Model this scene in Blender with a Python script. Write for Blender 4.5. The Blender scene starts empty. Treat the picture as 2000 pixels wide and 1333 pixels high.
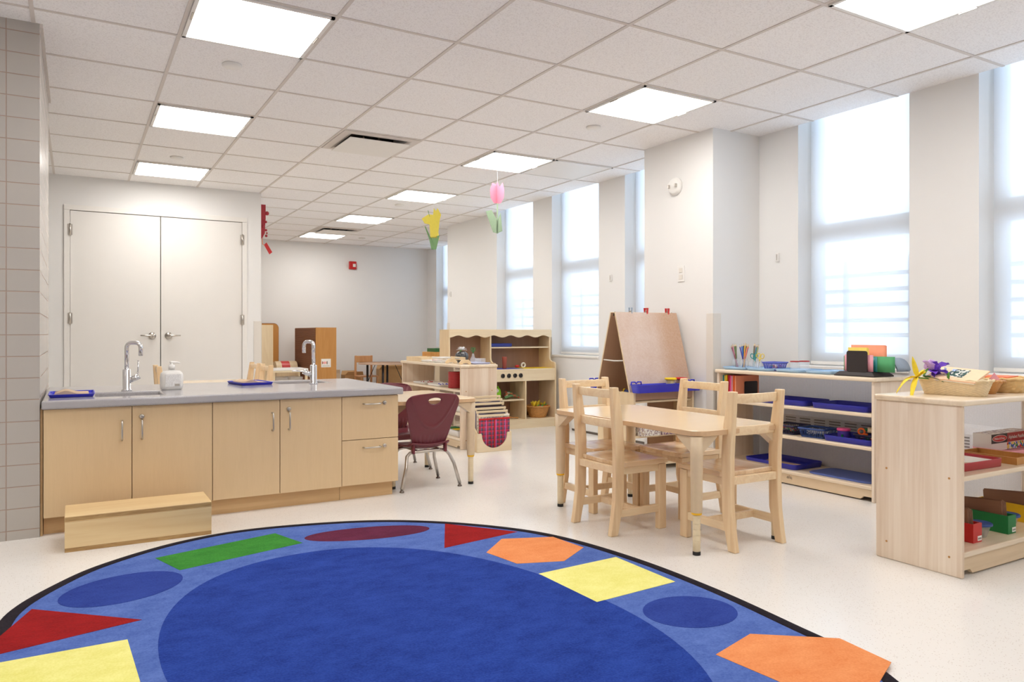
import bpy, bmesh, math, random
from mathutils import Vector, Matrix, noise
PI = math.pi
R = math.radians
random.seed(7)
sc = bpy.context.scene
COL = sc.collection

# ------------------------------------------------------------------ camera
FPX, YAW, CYP = 1452.4, 0.5306, 652.1
cam = bpy.data.cameras.new('camera'); cam_o = bpy.data.objects.new('camera', cam); COL.objects.link(cam_o)
cam_o.location = (-0.438, -3.982, 0.9644)
cam_o.rotation_euler = (PI/2, 0, -YAW)
cam.sensor_width = 36.0; cam.lens = FPX*36.0/2000.0
cam.shift_x = 0.0; cam.shift_y = (CYP-666.5)/2000.0
cam.clip_start = 0.05; cam.clip_end = 60
sc.camera = cam_o

# ------------------------------------------------------------------ world, light, exposure
SKY_STRENGTH = 2.9
PANEL_STRENGTH = 14.5
EXPOSURE = 0.09
w = bpy.data.worlds.new('world'); sc.world = w; w.use_nodes = True
bg = w.node_tree.nodes['Background']
bg.inputs[0].default_value = (0.68, 0.83, 1.0, 1); bg.inputs[1].default_value = SKY_STRENGTH
sc.view_settings.view_transform = 'Standard'; sc.view_settings.look = 'None'
sc.view_settings.gamma = 1; sc.view_settings.use_curve_mapping = False
sc.view_settings.exposure = EXPOSURE
sc.cycles.max_bounces = 10; sc.cycles.diffuse_bounces = 6; sc.cycles.transparent_max_bounces = 12
sc.cycles.sample_clamp_indirect = 6.0

H = 2.433          # ceiling height
T = 0.6096         # ceiling grid

# ------------------------------------------------------------------ materials
def lin(c):
    return tuple((x/255/12.92 if x/255 <= 0.04045 else ((x/255+0.055)/1.055)**2.4) for x in c) + (1,)
def _m(name):
    m = bpy.data.materials.new(name); m.use_nodes = True
    nt = m.node_tree; b = nt.nodes['Principled BSDF']
    return m, nt, b
def N(nt, typ, **kw):
    n = nt.nodes.new(typ)
    for k, v in kw.items(): setattr(n, k, v)
    return n
def plain(name, rgb, rough=0.5, metal=0.0, spec=0.5, var=0.03, vs=40, bump=0.0, bs=200, coat=0):
    m, nt, b = _m(name); L = nt.links.new
    b.inputs['Roughness'].default_value = rough; b.inputs['Metallic'].default_value = metal
    b.inputs['Specular IOR Level'].default_value = spec
    if coat: b.inputs['Coat Weight'].default_value = coat; b.inputs['Coat Roughness'].default_value = .1
    tc = N(nt, 'ShaderNodeTexCoord'); no = N(nt, 'ShaderNodeTexNoise'); no.inputs['Scale'].default_value = vs
    no.inputs['Detail'].default_value = 3
    L(tc.outputs['Object'], no.inputs['Vector'])
    mx = N(nt, 'ShaderNodeMix', data_type='RGBA'); c = lin(rgb)
    mx.inputs['A'].default_value = tuple(max(0, x*(1-var*2)) for x in c[:3])+(1,)
    mx.inputs['B'].default_value = tuple(min(1, x*(1+var*2)) for x in c[:3])+(1,)
    L(no.outputs['Fac'], mx.inputs['Factor']); L(mx.outputs['Result'], b.inputs['Base Color'])
    if bump:
        n2 = N(nt, 'ShaderNodeTexNoise'); n2.inputs['Scale'].default_value = bs; n2.inputs['Detail'].default_value = 4
        L(tc.outputs['Object'], n2.inputs['Vector'])
        bp = N(nt, 'ShaderNodeBump'); bp.inputs['Strength'].default_value = bump; bp.inputs['Distance'].default_value = .002
        L(n2.outputs['Fac'], bp.inputs['Height']); L(bp.outputs['Normal'], b.inputs['Normal'])
    return m
def wood(name, light, dark, axis='Z', rough=0.4, scale=1.0, stave=0.0, stave_axis='X', amount=1.0, coat=0.0, rings=0.35):
    """grain runs along axis; stave = width of the glued-up boards"""
    m, nt, b = _m(name); L = nt.links.new
    b.inputs['Roughness'].default_value = rough
    b.inputs['Coat Weight'].default_value = coat; b.inputs['Coat Roughness'].default_value = 0.12
    tc = N(nt, 'ShaderNodeTexCoord'); oi = N(nt, 'ShaderNodeObjectInfo')
    ad = N(nt, 'ShaderNodeVectorMath', operation='ADD'); sc_ = N(nt, 'ShaderNodeVectorMath', operation='SCALE')
    cmb = N(nt, 'ShaderNodeCombineXYZ')
    for i in range(3): L(oi.outputs['Random'], cmb.inputs[i])
    sc_.inputs['Scale'].default_value = 7.3; L(cmb.outputs[0], sc_.inputs[0])
    vec = tc.outputs['Object']
    stv = None
    if stave:
        sep = N(nt, 'ShaderNodeSeparateXYZ'); L(tc.outputs['Object'], sep.inputs[0])
        d = N(nt, 'ShaderNodeMath', operation='DIVIDE'); d.inputs[1].default_value = stave
        L(sep.outputs['XYZ'.index(stave_axis)], d.inputs[0])
        wn0 = N(nt, 'ShaderNodeTexNoise', noise_dimensions='1D'); wn0.inputs['Scale'].default_value = .7
        L(d.outputs[0], wn0.inputs['W'])
        a0 = N(nt, 'ShaderNodeMath', operation='MULTIPLY_ADD'); a0.inputs[1].default_value = 1.2
        L(wn0.outputs['Fac'], a0.inputs[0]); L(d.outputs[0], a0.inputs[2])
        a1 = N(nt, 'ShaderNodeMath', operation='ADD'); L(a0.outputs[0], a1.inputs[0]); 
        rr = N(nt, 'ShaderNodeMath', operation='MULTIPLY'); rr.inputs[1].default_value = 31; L(oi.outputs['Random'], rr.inputs[0]); L(rr.outputs[0], a1.inputs[1])
        fl = N(nt, 'ShaderNodeMath', operation='FLOOR'); L(a1.outputs[0], fl.inputs[0])
        wn = N(nt, 'ShaderNodeTexWhiteNoise', noise_dimensions='1D'); L(fl.outputs[0], wn.inputs['W'])
        stv = wn
        o2 = N(nt, 'ShaderNodeVectorMath', operation='SCALE'); o2.inputs['Scale'].default_value = 5
        L(wn.outputs['Color'], o2.inputs[0]); a2 = N(nt, 'ShaderNodeVectorMath', operation='ADD')
        L(vec, a2.inputs[0]); L(o2.outputs[0], a2.inputs[1]); vec = a2.outputs[0]
    L(vec, ad.inputs[0]); L(sc_.outputs[0], ad.inputs[1])
    mp = N(nt, 'ShaderNodeMapping')
    s = [14*scale]*3; s['XYZ'.index(axis)] = 1.1*scale
    mp.inputs['Scale'].default_value = s
    L(ad.outputs[0], mp.inputs['Vector'])
    n1 = N(nt, 'ShaderNodeTexNoise'); n1.inputs['Scale'].default_value = 1.0; n1.inputs['Detail'].default_value = 6; n1.inputs['Distortion'].default_value = .6
    L(mp.outputs[0], n1.inputs['Vector'])
    mp2 = N(nt, 'ShaderNodeMapping'); s2 = [150*scale]*3; s2['XYZ'.index(axis)] = 5*scale
    mp2.inputs['Scale'].default_value = s2; L(ad.outputs[0], mp2.inputs['Vector'])
    n2 = N(nt, 'ShaderNodeTexNoise'); n2.inputs['Scale'].default_value = 1.0; n2.inputs['Detail'].default_value = 2
    L(mp2.outputs[0], n2.inputs['Vector'])
    # broad cathedral rings
    mu = N(nt, 'ShaderNodeMath', operation='MULTIPLY'); mu.inputs[1].default_value = 9; L(n1.outputs['Fac'], mu.inputs[0])
    fr = N(nt, 'ShaderNodeMath', operation='PINGPONG'); fr.inputs[1].default_value = 1.0; L(mu.outputs[0], fr.inputs[0])
    m1 = N(nt, 'ShaderNodeMath', operation='MULTIPLY'); m1.inputs[1].default_value = rings; L(fr.outputs[0], m1.inputs[0])
    m2 = N(nt, 'ShaderNodeMath', operation='MULTIPLY_ADD'); m2.inputs[1].default_value = .35
    L(n2.outputs['Fac'], m2.inputs[0]); L(m1.outputs[0], m2.inputs[2])
    m3 = N(nt, 'ShaderNodeMath', operation='MULTIPLY_ADD'); m3.inputs[1].default_value = .35
    L(n1.outputs['Fac'], m3.inputs[0]); L(m2.outputs[0], m3.inputs[2])
    last = m3
    if stv:
        m4 = N(nt, 'ShaderNodeMath', operation='MULTIPLY_ADD'); m4.inputs[1].default_value = .7
        L(stv.outputs['Value'], m4.inputs[0]); L(m3.outputs[0], m4.inputs[2]); 
        last = N(nt, 'ShaderNodeMath', operation='SUBTRACT'); last.inputs[1].default_value = .35; L(m4.outputs[0], last.inputs[0])
    cl = N(nt, 'ShaderNodeMath', operation='MULTIPLY', use_clamp=True); cl.inputs[1].default_value = amount; L(last.outputs[0], cl.inputs[0])
    mx = N(nt, 'ShaderNodeMix', data_type='RGBA'); mx.inputs['A'].default_value = lin(light); mx.inputs['B'].default_value = lin(dark)
    L(cl.outputs[0], mx.inputs['Factor']); L(mx.outputs['Result'], b.inputs['Base Color'])
    return m

M = {}
def mat(key, fn, *a, **k):
    M[key] = fn(key, *a, **k); return M[key]
# painted room surfaces
mat('wall_paint', plain, (232, 231, 229), .85, var=.006, vs=3, bump=.05, bs=300)
mat('white_trim', plain, (234, 231, 226), .5, var=.01)
mat('door_paint', plain, (230, 227, 222), .5, var=.01, vs=6)
mat('window_frame', plain, (225, 226, 226), .5, var=.01)
mat('grid_white', plain, (214, 206, 199), .6, var=.01)
mat('steel', plain, (196, 190, 182), .28, metal=1, var=.02)
mat('chrome', plain, (226, 226, 228), .07, metal=1, var=.0)
mat('dark_steel', plain, (120, 112, 105), .35, metal=1)
mat('black_plastic', plain, (38, 34, 36), .4)
mat('matte_black', plain, (44, 36, 36), .55)
mat('rubber_black', plain, (30, 28, 27), .7)
mat('white_plastic', plain, (234, 232, 228), .35, var=.01)
mat('counter_edge', plain, (150, 146, 146), .5)
mat('slot_grey', plain, (70, 66, 64), .8)
mat('beige_plastic', plain, (223, 217, 208), .5, var=.01)
# wood
mat('laminate', wood, (228, 200, 158), (206, 176, 132), 'Z', .42, 3.0, amount=.85, rings=.05)
mat('kick_wood', wood, (222, 188, 140), (196, 158, 110), 'X', .45, 1.0, amount=.9)
mat('plywood', wood, (238, 214, 166), (218, 182, 128), 'X', .5, .55, amount=.9, rings=.4)
mat('ply_edge', wood, (206, 172, 116), (152, 112, 66), 'X', .6, 6, amount=1.1)
mat('beech', wood, (245, 222, 184), (221, 184, 138), 'Z', .38, 1.3, amount=.95, coat=.2)
mat('beech_x', wood, (246, 226, 190), (225, 190, 146), 'X', .38, 1.3, amount=.95, coat=.2)
mat('seat_wood', wood, (244, 220, 184), (214, 176, 134), 'X', .25, 1.0, stave=.075, stave_axis='Y', amount=1.0, coat=.5)
mat('table_top', wood, (240, 217, 182), (228, 200, 160), 'X', .22, 1.2, amount=.6, coat=.35, rings=.1)
mat('table_edge', plain, (214, 178, 138), .45)
mat('table_leg', plain, (220, 197, 164), .35, var=.02)
mat('table_leg_low', plain, (228, 210, 176), .4, var=.02)
mat('yellow_ring', plain, (246, 190, 20), .4)
mat('maple_z', wood, (246, 231, 212), (218, 192, 164), 'Z', .4, .8, stave=.062, stave_axis='Y', amount=.85)
mat('maple_x', wood, (242, 225, 200), (220, 196, 164), 'X', .3, .9, stave=.09, stave_axis='Y', amount=.8, coat=.25)
mat('maple_kick', wood, (234, 212, 180), (212, 184, 146), 'X', .42, .8, amount=.8)
mat('birch', wood, (238, 218, 182), (218, 190, 148), 'Z', .45, .9, amount=.8)
mat('birch_x', wood, (240, 224, 192), (222, 198, 160), 'X', .45, .9, amount=.8)
mat('back_brown', wood, (168, 134, 112), (140, 106, 86), 'Z', .6, 1, amount=.7)
mat('hardboard', wood, (186, 150, 122), (164, 124, 94), 'Z', .6, 1.2, amount=.7, rings=.1)
mat('honey_wood', wood, (204, 150, 84), (180, 122, 58), 'Z', .4, 1, amount=.9)
mat('brown_cork', plain, (138, 92, 66), .8, var=.1, vs=80)
mat('cardboard', plain, (186, 146, 98), .8, var=.05, vs=10)
mat('cardboard_pale', plain, (222, 202, 176), .8, var=.03, vs=10)
mat('brown_card', wood, (142, 100, 74), (120, 80, 58), 'Y', .7, 1, amount=.7)
# coloured plastics and papers
mat('maroon', plain, (112, 46, 56), .36, var=.02)
mat('royal_blue', plain, (34, 38, 158), .35, var=.02)
mat('blue_plastic', plain, (50, 52, 196), .3, var=.02)
mat('navy_basket', plain, (40, 72, 138), .4)
mat('dark_basket', plain, (34, 34, 72), .45)
mat('violet_basket', plain, (86, 96, 190), .4)
mat('light_blue', plain, (170, 204, 236), .35, var=.01)
mat('slate_blue', plain, (84, 102, 168), .6)
mat('red', plain, (196, 34, 34), .4)
mat('deep_red', plain, (164, 34, 36), .45)
mat('red_tray', plain, (176, 40, 52), .35)
mat('pink', plain, (238, 166, 180), .5)
mat('hot_pink', plain, (240, 84, 150), .4)
mat('purple', plain, (92, 72, 170), .4)
mat('green', plain, (20, 120, 60), .5)
mat('card_green', plain, (84, 168, 110), .7)
mat('lime', plain, (140, 214, 40), .4)
mat('leaf', plain, (84, 142, 52), .6, var=.1)
mat('leaf_dark', plain, (40, 92, 44), .6, var=.1)
mat('yellow', plain, (244, 208, 20), .5)
mat('yellow_paint', plain, (226, 180, 20), .45)
mat('pale_yellow', plain, (232, 206, 96), .7)
mat('orange', plain, (238, 106, 34), .5)
mat('salmon', plain, (246, 158, 122), .7)
mat('peach', plain, (246, 206, 170), .7)
mat('grey_sheet', plain, (150, 164, 180), .7)
mat('paper', plain, (240, 238, 232), .8, var=.01)
mat('kraft_paper', plain, (206, 178, 148), .8, var=.05, vs=30)
mat('violet_petal', plain, (96, 44, 176), .6, var=.15, vs=60)
mat('lilac', plain, (206, 170, 222), .6, var=.08, vs=60)
mat('sky_petal', plain, (176, 200, 238), .6)
mat('yellow_petal', plain, (250, 220, 60), .6, var=.06, vs=60)
mat('white_petal', plain, (246, 246, 250), .7)
mat('terracotta', plain, (158, 74, 56), .5)
mat('teal', plain, (40, 140, 140), .4)
mat('grey_cloth', plain, (120, 112, 130), .9, bump=.2)
mat('dark_cloth', plain, (58, 42, 50), .9, bump=.2)
mat('glaze', plain, (46, 48, 52), .12, var=.05, coat=.6)
mat('cream_weave', plain, (232, 210, 170), .7, var=.08, vs=60)
mat('tan_weave', plain, (222, 188, 132), .7, var=.1, vs=60)
mat('wicker', plain, (196, 140, 76), .65, var=.12, vs=60)
mat('copper_board', plain, (196, 136, 66), .5, var=.03)

def glass(name, tint=(1, 1, 1), gloss=.12, rough=.03, ior=1.5):
    m, nt, b = _m(name); L = nt.links.new
    out = nt.nodes['Material Output']; tr = N(nt, 'ShaderNodeBsdfTransparent'); tr.inputs[0].default_value = tint+(1,)
    gl = N(nt, 'ShaderNodeBsdfGlossy'); gl.inputs['Roughness'].default_value = rough
    fr = N(nt, 'ShaderNodeFresnel'); fr.inputs[0].default_value = ior
    ad = N(nt, 'ShaderNodeMath', operation='ADD', use_clamp=True); ad.inputs[1].default_value = gloss; L(fr.outputs[0], ad.inputs[0])
    mx = N(nt, 'ShaderNodeMixShader'); L(ad.outputs[0], mx.inputs[0]); L(tr.outputs[0], mx.inputs[1]); L(gl.outputs[0], mx.inputs[2])
    L(mx.outputs[0], out.inputs['Surface']); nt.nodes.remove(b); return m
M['window_glass'] = glass('window_glass', (.98, .99, 1), .0, .03, 1.12)
def milky(name, rgb, opac, rough=.4):
    m, nt, b = _m(name); L = nt.links.new
    out = nt.nodes['Material Output']; tr = N(nt, 'ShaderNodeBsdfTransparent')
    b.inputs['Base Color'].default_value = lin(rgb); b.inputs['Roughness'].default_value = rough
    mx = N(nt, 'ShaderNodeMixShader'); mx.inputs[0].default_value = opac
    L(tr.outputs[0], mx.inputs[1]); L(b.outputs[0], mx.inputs[2]); L(mx.outputs[0], out.inputs['Surface']); return m
M['glass'] = milky('clear_glass', (236, 240, 242), .26, .06)
M['clear_plastic'] = milky('clear_plastic', (225, 222, 220), .32)
def ribbed_back():
    m, nt, b = _m('ribbed_polycarbonate'); L = nt.links.new
    out = nt.nodes['Material Output']; tr = N(nt, 'ShaderNodeBsdfTransparent'); tr.inputs[0].default_value = (.93, .94, .97, 1)
    b.inputs['Base Color'].default_value = lin((244, 244, 248)); b.inputs['Roughness'].default_value = .3
    tc = N(nt, 'ShaderNodeTexCoord'); wv = N(nt, 'ShaderNodeTexWave', wave_type='BANDS', bands_direction='X'); wv.inputs['Scale'].default_value = 28
    L(tc.outputs['Object'], wv.inputs['Vector'])
    mr = N(nt, 'ShaderNodeMapRange'); mr.inputs['To Min'].default_value = .13; mr.inputs['To Max'].default_value = .24
    L(wv.outputs['Fac'], mr.inputs['Value'])
    mx = N(nt, 'ShaderNodeMixShader'); L(mr.outputs[0], mx.inputs[0]); L(tr.outputs[0], mx.inputs[1]); L(b.outputs[0], mx.inputs[2])
    L(mx.outputs[0], out.inputs['Surface']); return m
M['ribbed'] = ribbed_back()
def shade_cloth():
    m, nt, b = _m('roller_shade_cloth'); L = nt.links.new
    out = nt.nodes['Material Output']
    tl = N(nt, 'ShaderNodeBsdfTranslucent'); tl.inputs[0].default_value = (.84, .86, .90, 1)
    df = N(nt, 'ShaderNodeBsdfDiffuse'); df.inputs[0].default_value = (.78, .78, .77, 1)
    tr = N(nt, 'ShaderNodeBsdfTransparent')
    a = N(nt, 'ShaderNodeMixShader'); a.inputs[0].default_value = .60; L(df.outputs[0], a.inputs[1]); L(tl.outputs[0], a.inputs[2])
    c = N(nt, 'ShaderNodeMixShader'); c.inputs[0].default_value = .16; L(a.outputs[0], c.inputs[1]); L(tr.outputs[0], c.inputs[2])
    L(c.outputs[0], out.inputs['Surface']); nt.nodes.remove(b); return m
M['shade_cloth'] = shade_cloth()
def emitter(name, rgb, s):
    m, nt, b = _m(name)
    b.inputs['Base Color'].default_value = (.9, .9, .9, 1)
    b.inputs['Emission Color'].default_value = lin(rgb); b.inputs['Emission Strength'].default_value = s; return m
M['diffuser'] = emitter('lit_diffuser', (255, 251, 246), PANEL_STRENGTH)

def floor_mat():
    m, nt, b = _m('speckled_vinyl'); L = nt.links.new
    tc = N(nt, 'ShaderNodeTexCoord'); b.inputs['Roughness'].default_value = .16
    b.inputs['Specular IOR Level'].default_value = .45
    n1 = N(nt, 'ShaderNodeTexNoise'); n1.inputs['Scale'].default_value = 2.2; n1.inputs['Detail'].default_value = 5
    L(tc.outputs['Object'], n1.inputs['Vector'])
    v = N(nt, 'ShaderNodeTexVoronoi'); v.inputs['Scale'].default_value = 150; L(tc.outputs['Object'], v.inputs['Vector'])
    lt = N(nt, 'ShaderNodeMath', operation='LESS_THAN'); lt.inputs[1].default_value = .26; L(v.outputs['Distance'], lt.inputs[0])
    sp = N(nt, 'ShaderNodeSeparateColor'); L(v.outputs['Color'], sp.inputs[0])
    lt2 = N(nt, 'ShaderNodeMath', operation='LESS_THAN'); lt2.inputs[1].default_value = .35; L(sp.outputs[0], lt2.inputs[0])
    mu = N(nt, 'ShaderNodeMath', operation='MULTIPLY'); L(lt.outputs[0], mu.inputs[0]); L(lt2.outputs[0], mu.inputs[1])
    k = N(nt, 'ShaderNodeMath', operation='MULTIPLY'); k.inputs[1].default_value = .55; L(mu.outputs[0], k.inputs[0])
    mx = N(nt, 'ShaderNodeMix', data_type='RGBA'); mx.inputs['A'].default_value = lin((231, 228, 223)); mx.inputs['B'].default_value = lin((238, 235, 231))
    L(n1.outputs['Fac'], mx.inputs['Factor'])
    m2 = N(nt, 'ShaderNodeMix', data_type='RGBA'); m2.inputs['B'].default_value = lin((176, 160, 146))
    L(mx.outputs['Result'], m2.inputs['A']); L(k.outputs[0], m2.inputs['Factor']); L(m2.outputs['Result'], b.inputs['Base Color'])
    mr = N(nt, 'ShaderNodeMapRange'); mr.inputs['To Min'].default_value = .13; mr.inputs['To Max'].default_value = .24
    L(n1.outputs['Fac'], mr.inputs['Value']); L(mr.outputs[0], b.inputs['Roughness'])
    n3 = N(nt, 'ShaderNodeTexNoise'); n3.inputs['Scale'].default_value = 9; L(tc.outputs['Object'], n3.inputs['Vector'])
    bp = N(nt, 'ShaderNodeBump'); bp.inputs['Strength'].default_value = .12; bp.inputs['Distance'].default_value = .004
    L(n3.outputs['Fac'], bp.inputs['Height']); L(bp.outputs['Normal'], b.inputs['Normal'])
    return m
M['floor'] = floor_mat()
def ceil_mat():
    m, nt, b = _m('acoustic_tile'); L = nt.links.new
    b.inputs['Roughness'].default_value = .9; b.inputs['Specular IOR Level'].default_value = .2
    tc = N(nt, 'ShaderNodeTexCoord')
    n1 = N(nt, 'ShaderNodeTexNoise'); n1.inputs['Scale'].default_value = 130; n1.inputs['Detail'].default_value = 3
    L(tc.outputs['Object'], n1.inputs['Vector'])
    cr = N(nt, 'ShaderNodeMapRange'); cr.inputs['From Min'].default_value = .35; cr.inputs['From Max'].default_value = .5
    L(n1.outputs['Fac'], cr.inputs['Value'])
    dv = N(nt, 'ShaderNodeVectorMath', operation='SCALE'); dv.inputs['Scale'].default_value = 1/T; L(tc.outputs['Object'], dv.inputs[0])
    fl = N(nt, 'ShaderNodeVectorMath', operation='FLOOR'); L(dv.outputs[0], fl.inputs[0])
    wn = N(nt, 'ShaderNodeTexWhiteNoise', noise_dimensions='3D'); L(fl.outputs[0], wn.inputs['Vector'])
    mx = N(nt, 'ShaderNodeMix', data_type='RGBA'); mx.inputs['A'].default_value = lin((234, 231, 230)); mx.inputs['B'].default_value = lin((248, 246, 245))
    L(cr.outputs[0], mx.inputs['Factor'])
    m2 = N(nt, 'ShaderNodeMix', data_type='RGBA', blend_type='MULTIPLY'); m2.inputs['Factor'].default_value = 1
    mr = N(nt, 'ShaderNodeMapRange'); mr.inputs['To Min'].default_value = .965; mr.inputs['To Max'].default_value = 1.0
    L(wn.outputs['Value'], mr.inputs['Value']); L(mx.outputs['Result'], m2.inputs['A']); L(mr.outputs[0], m2.inputs['B'])
    L(m2.outputs['Result'], b.inputs['Base Color'])
    bp = N(nt, 'ShaderNodeBump'); bp.inputs['Strength'].default_value = .25; bp.inputs['Distance'].default_value = .002
    L(n1.outputs['Fac'], bp.inputs['Height']); L(bp.outputs['Normal'], b.inputs['Normal'])
    return m
M['ceiling'] = ceil_mat()
def tile_mat():
    m, nt, b = _m('glazed_wall_tile'); L = nt.links.new
    geo = N(nt, 'ShaderNodeNewGeometry'); tc = N(nt, 'ShaderNodeTexCoord')
    sn = N(nt, 'ShaderNodeSeparateXYZ'); L(geo.outputs['Normal'], sn.inputs[0])
    sp = N(nt, 'ShaderNodeSeparateXYZ'); L(tc.outputs['Object'], sp.inputs[0])
    ab = N(nt, 'ShaderNodeMath', operation='ABSOLUTE'); L(sn.outputs[0], ab.inputs[0])
    mxu = N(nt, 'ShaderNodeMix', data_type='FLOAT'); L(ab.outputs[0], mxu.inputs['Factor'])
    # front face: joints at x = -0.717 ; side face: joints from the corner
    ax = N(nt, 'ShaderNodeMath', operation='ADD'); ax.inputs[1].default_value = .717+.2032*5; L(sp.outputs[0], ax.inputs[0])
    ay = N(nt, 'ShaderNodeMath', operation='ADD'); ay.inputs[1].default_value = -.186-.132+.2032*5; L(sp.outputs[1], ay.inputs[0])
    L(ax.outputs[0], mxu.inputs['A']); L(ay.outputs[0], mxu.inputs['B'])
    def joint(src, period, off, wd):
        a = N(nt, 'ShaderNodeMath', operation='ADD'); a.inputs[1].default_value = off; L(src, a.inputs[0])
        p = N(nt, 'ShaderNodeMath', operation='PINGPONG'); p.inputs[1].default_value = period/2; L(a.outputs[0], p.inputs[0])
        s = N(nt, 'ShaderNodeMapRange'); s.inputs['From Min'].default_value = wd*.5; s.inputs['From Max'].default_value = wd*1.3
        s.interpolation_type = 'SMOOTHSTEP'
        L(p.outputs[0], s.inputs['Value']); return s.outputs[0]
    ju = joint(mxu.outputs['Result'], .2032, 0, .0026); jz = joint(sp.outputs[2], .1017, -.0431+.1017, .0026)
    mn = N(nt, 'ShaderNodeMath', operation='MINIMUM'); L(ju, mn.inputs[0]); L(jz, mn.inputs[1])
    nz = N(nt, 'ShaderNodeTexNoise'); nz.inputs['Scale'].default_value = 2.3; L(tc.outputs['Object'], nz.inputs['Vector'])
    base = N(nt, 'ShaderNodeMix', data_type='RGBA'); base.inputs['A'].default_value = lin((178, 172, 165)); base.inputs['B'].default_value = lin((188, 182, 175)); L(nz.outputs['Fac'], base.inputs['Factor'])
    cm = N(nt, 'ShaderNodeMix', data_type='RGBA'); cm.inputs['A'].default_value = lin((166, 146, 132)); L(base.outputs['Result'], cm.inputs['B']); L(mn.outputs[0], cm.inputs['Factor'])
    L(cm.outputs['Result'], b.inputs['Base Color'])
    rg = N(nt, 'ShaderNodeMapRange'); rg.inputs['To Min'].default_value = .8; rg.inputs['To Max'].default_value = .22; L(mn.outputs[0], rg.inputs['Value']); L(rg.outputs[0], b.inputs['Roughness'])
    bp = N(nt, 'ShaderNodeBump'); bp.inputs['Strength'].default_value = .6; bp.inputs['Distance'].default_value = .002
    L(mn.outputs[0], bp.inputs['Height']); L(bp.outputs['Normal'], b.inputs['Normal']); return m
M['wall_tile'] = tile_mat()
def counter_mat():
    m, nt, b = _m('speckled_solid_surface'); L = nt.links.new
    tc = N(nt, 'ShaderNodeTexCoord'); b.inputs['Roughness'].default_value = .13
    n1 = N(nt, 'ShaderNodeTexNoise'); n1.inputs['Scale'].default_value = 640; n1.inputs['Detail'].default_value = 2
    L(tc.outputs['Object'], n1.inputs['Vector'])
    cr = N(nt, 'ShaderNodeMapRange'); cr.inputs['From Min'].default_value = .38; cr.inputs['From Max'].default_value = .62; L(n1.outputs['Fac'], cr.inputs['Value'])
    mx = N(nt, 'ShaderNodeMix', data_type='RGBA'); mx.inputs['A'].default_value = lin((148, 145, 148)); mx.inputs['B'].default_value = lin((194, 191, 192))
    L(cr.outputs[0], mx.inputs['Factor']); L(mx.outputs['Result'], b.inputs['Base Color']); return m
M['counter'] = counter_mat()
def rug_mat(name, a, bb):
    m, nt, b = _m(name); L = nt.links.new
    b.inputs['Roughness'].default_value = .95; b.inputs['Specular IOR Level'].default_value = .1
    b.inputs['Sheen Weight'].default_value = .02
    tc = N(nt, 'ShaderNodeTexCoord')
    n1 = N(nt, 'ShaderNodeTexNoise'); n1.inputs['Scale'].default_value = 150; n1.inputs['Detail'].default_value = 2; L(tc.outputs['Object'], n1.inputs['Vector'])
    mp = N(nt, 'ShaderNodeMapping'); mp.inputs['Scale'].default_value = (5, 8, 1); mp.inputs['Rotation'].default_value = (0, 0, .45); L(tc.outputs['Object'], mp.inputs['Vector'])
    n2 = N(nt, 'ShaderNodeTexNoise'); n2.inputs['Scale'].default_value = 1.4; n2.inputs['Detail'].default_value = 9; n2.inputs['Roughness'].default_value = .72; L(mp.outputs[0], n2.inputs['Vector'])
    s = N(nt, 'ShaderNodeMath', operation='MULTIPLY_ADD'); s.inputs[1].default_value = .8; s.inputs[2].default_value = .1; L(n1.outputs['Fac'], s.inputs[0])
    s2 = N(nt, 'ShaderNodeMath', operation='MULTIPLY_ADD', use_clamp=True); s2.inputs[1].default_value = 1.5; L(n2.outputs['Fac'], s2.inputs[0])
    s3 = N(nt, 'ShaderNodeMath', operation='SUBTRACT'); s3.inputs[1].default_value = .75; L(s.outputs[0], s3.inputs[0]); L(s3.outputs[0], s2.inputs[2])
    mx = N(nt, 'ShaderNodeMix', data_type='RGBA'); mx.inputs['A'].default_value = lin(a); mx.inputs['B'].default_value = lin(bb)
    L(s2.outputs[0], mx.inputs['Factor']); L(mx.outputs['Result'], b.inputs['Base Color'])
    bp = N(nt, 'ShaderNodeBump'); bp.inputs['Strength'].default_value = .5; bp.inputs['Distance'].default_value = .003
    L(n1.outputs['Fac'], bp.inputs['Height']); L(bp.outputs['Normal'], b.inputs['Normal']); return m
RUG = {
 'field': rug_mat('rug_light_blue', (54, 80, 150), (100, 126, 194)), 'mid': rug_mat('rug_royal_blue', (14, 36, 110), (44, 76, 166)),
 'black': rug_mat('rug_black', (26, 22, 28), (44, 38, 46)), 'green': rug_mat('rug_green', (34, 104, 36), (70, 148, 58)),
 'maroon': rug_mat('rug_maroon', (74, 22, 46), (108, 42, 72)), 'red': rug_mat('rug_red', (118, 12, 16), (164, 26, 28)),
 'orange': rug_mat('rug_orange', (214, 122, 66), (238, 160, 106)), 'yellow': rug_mat('rug_yellow', (218, 212, 108), (240, 236, 156)),
 'dkblue': rug_mat('rug_dark_blue', (28, 46, 122), (52, 76, 158))}
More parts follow.
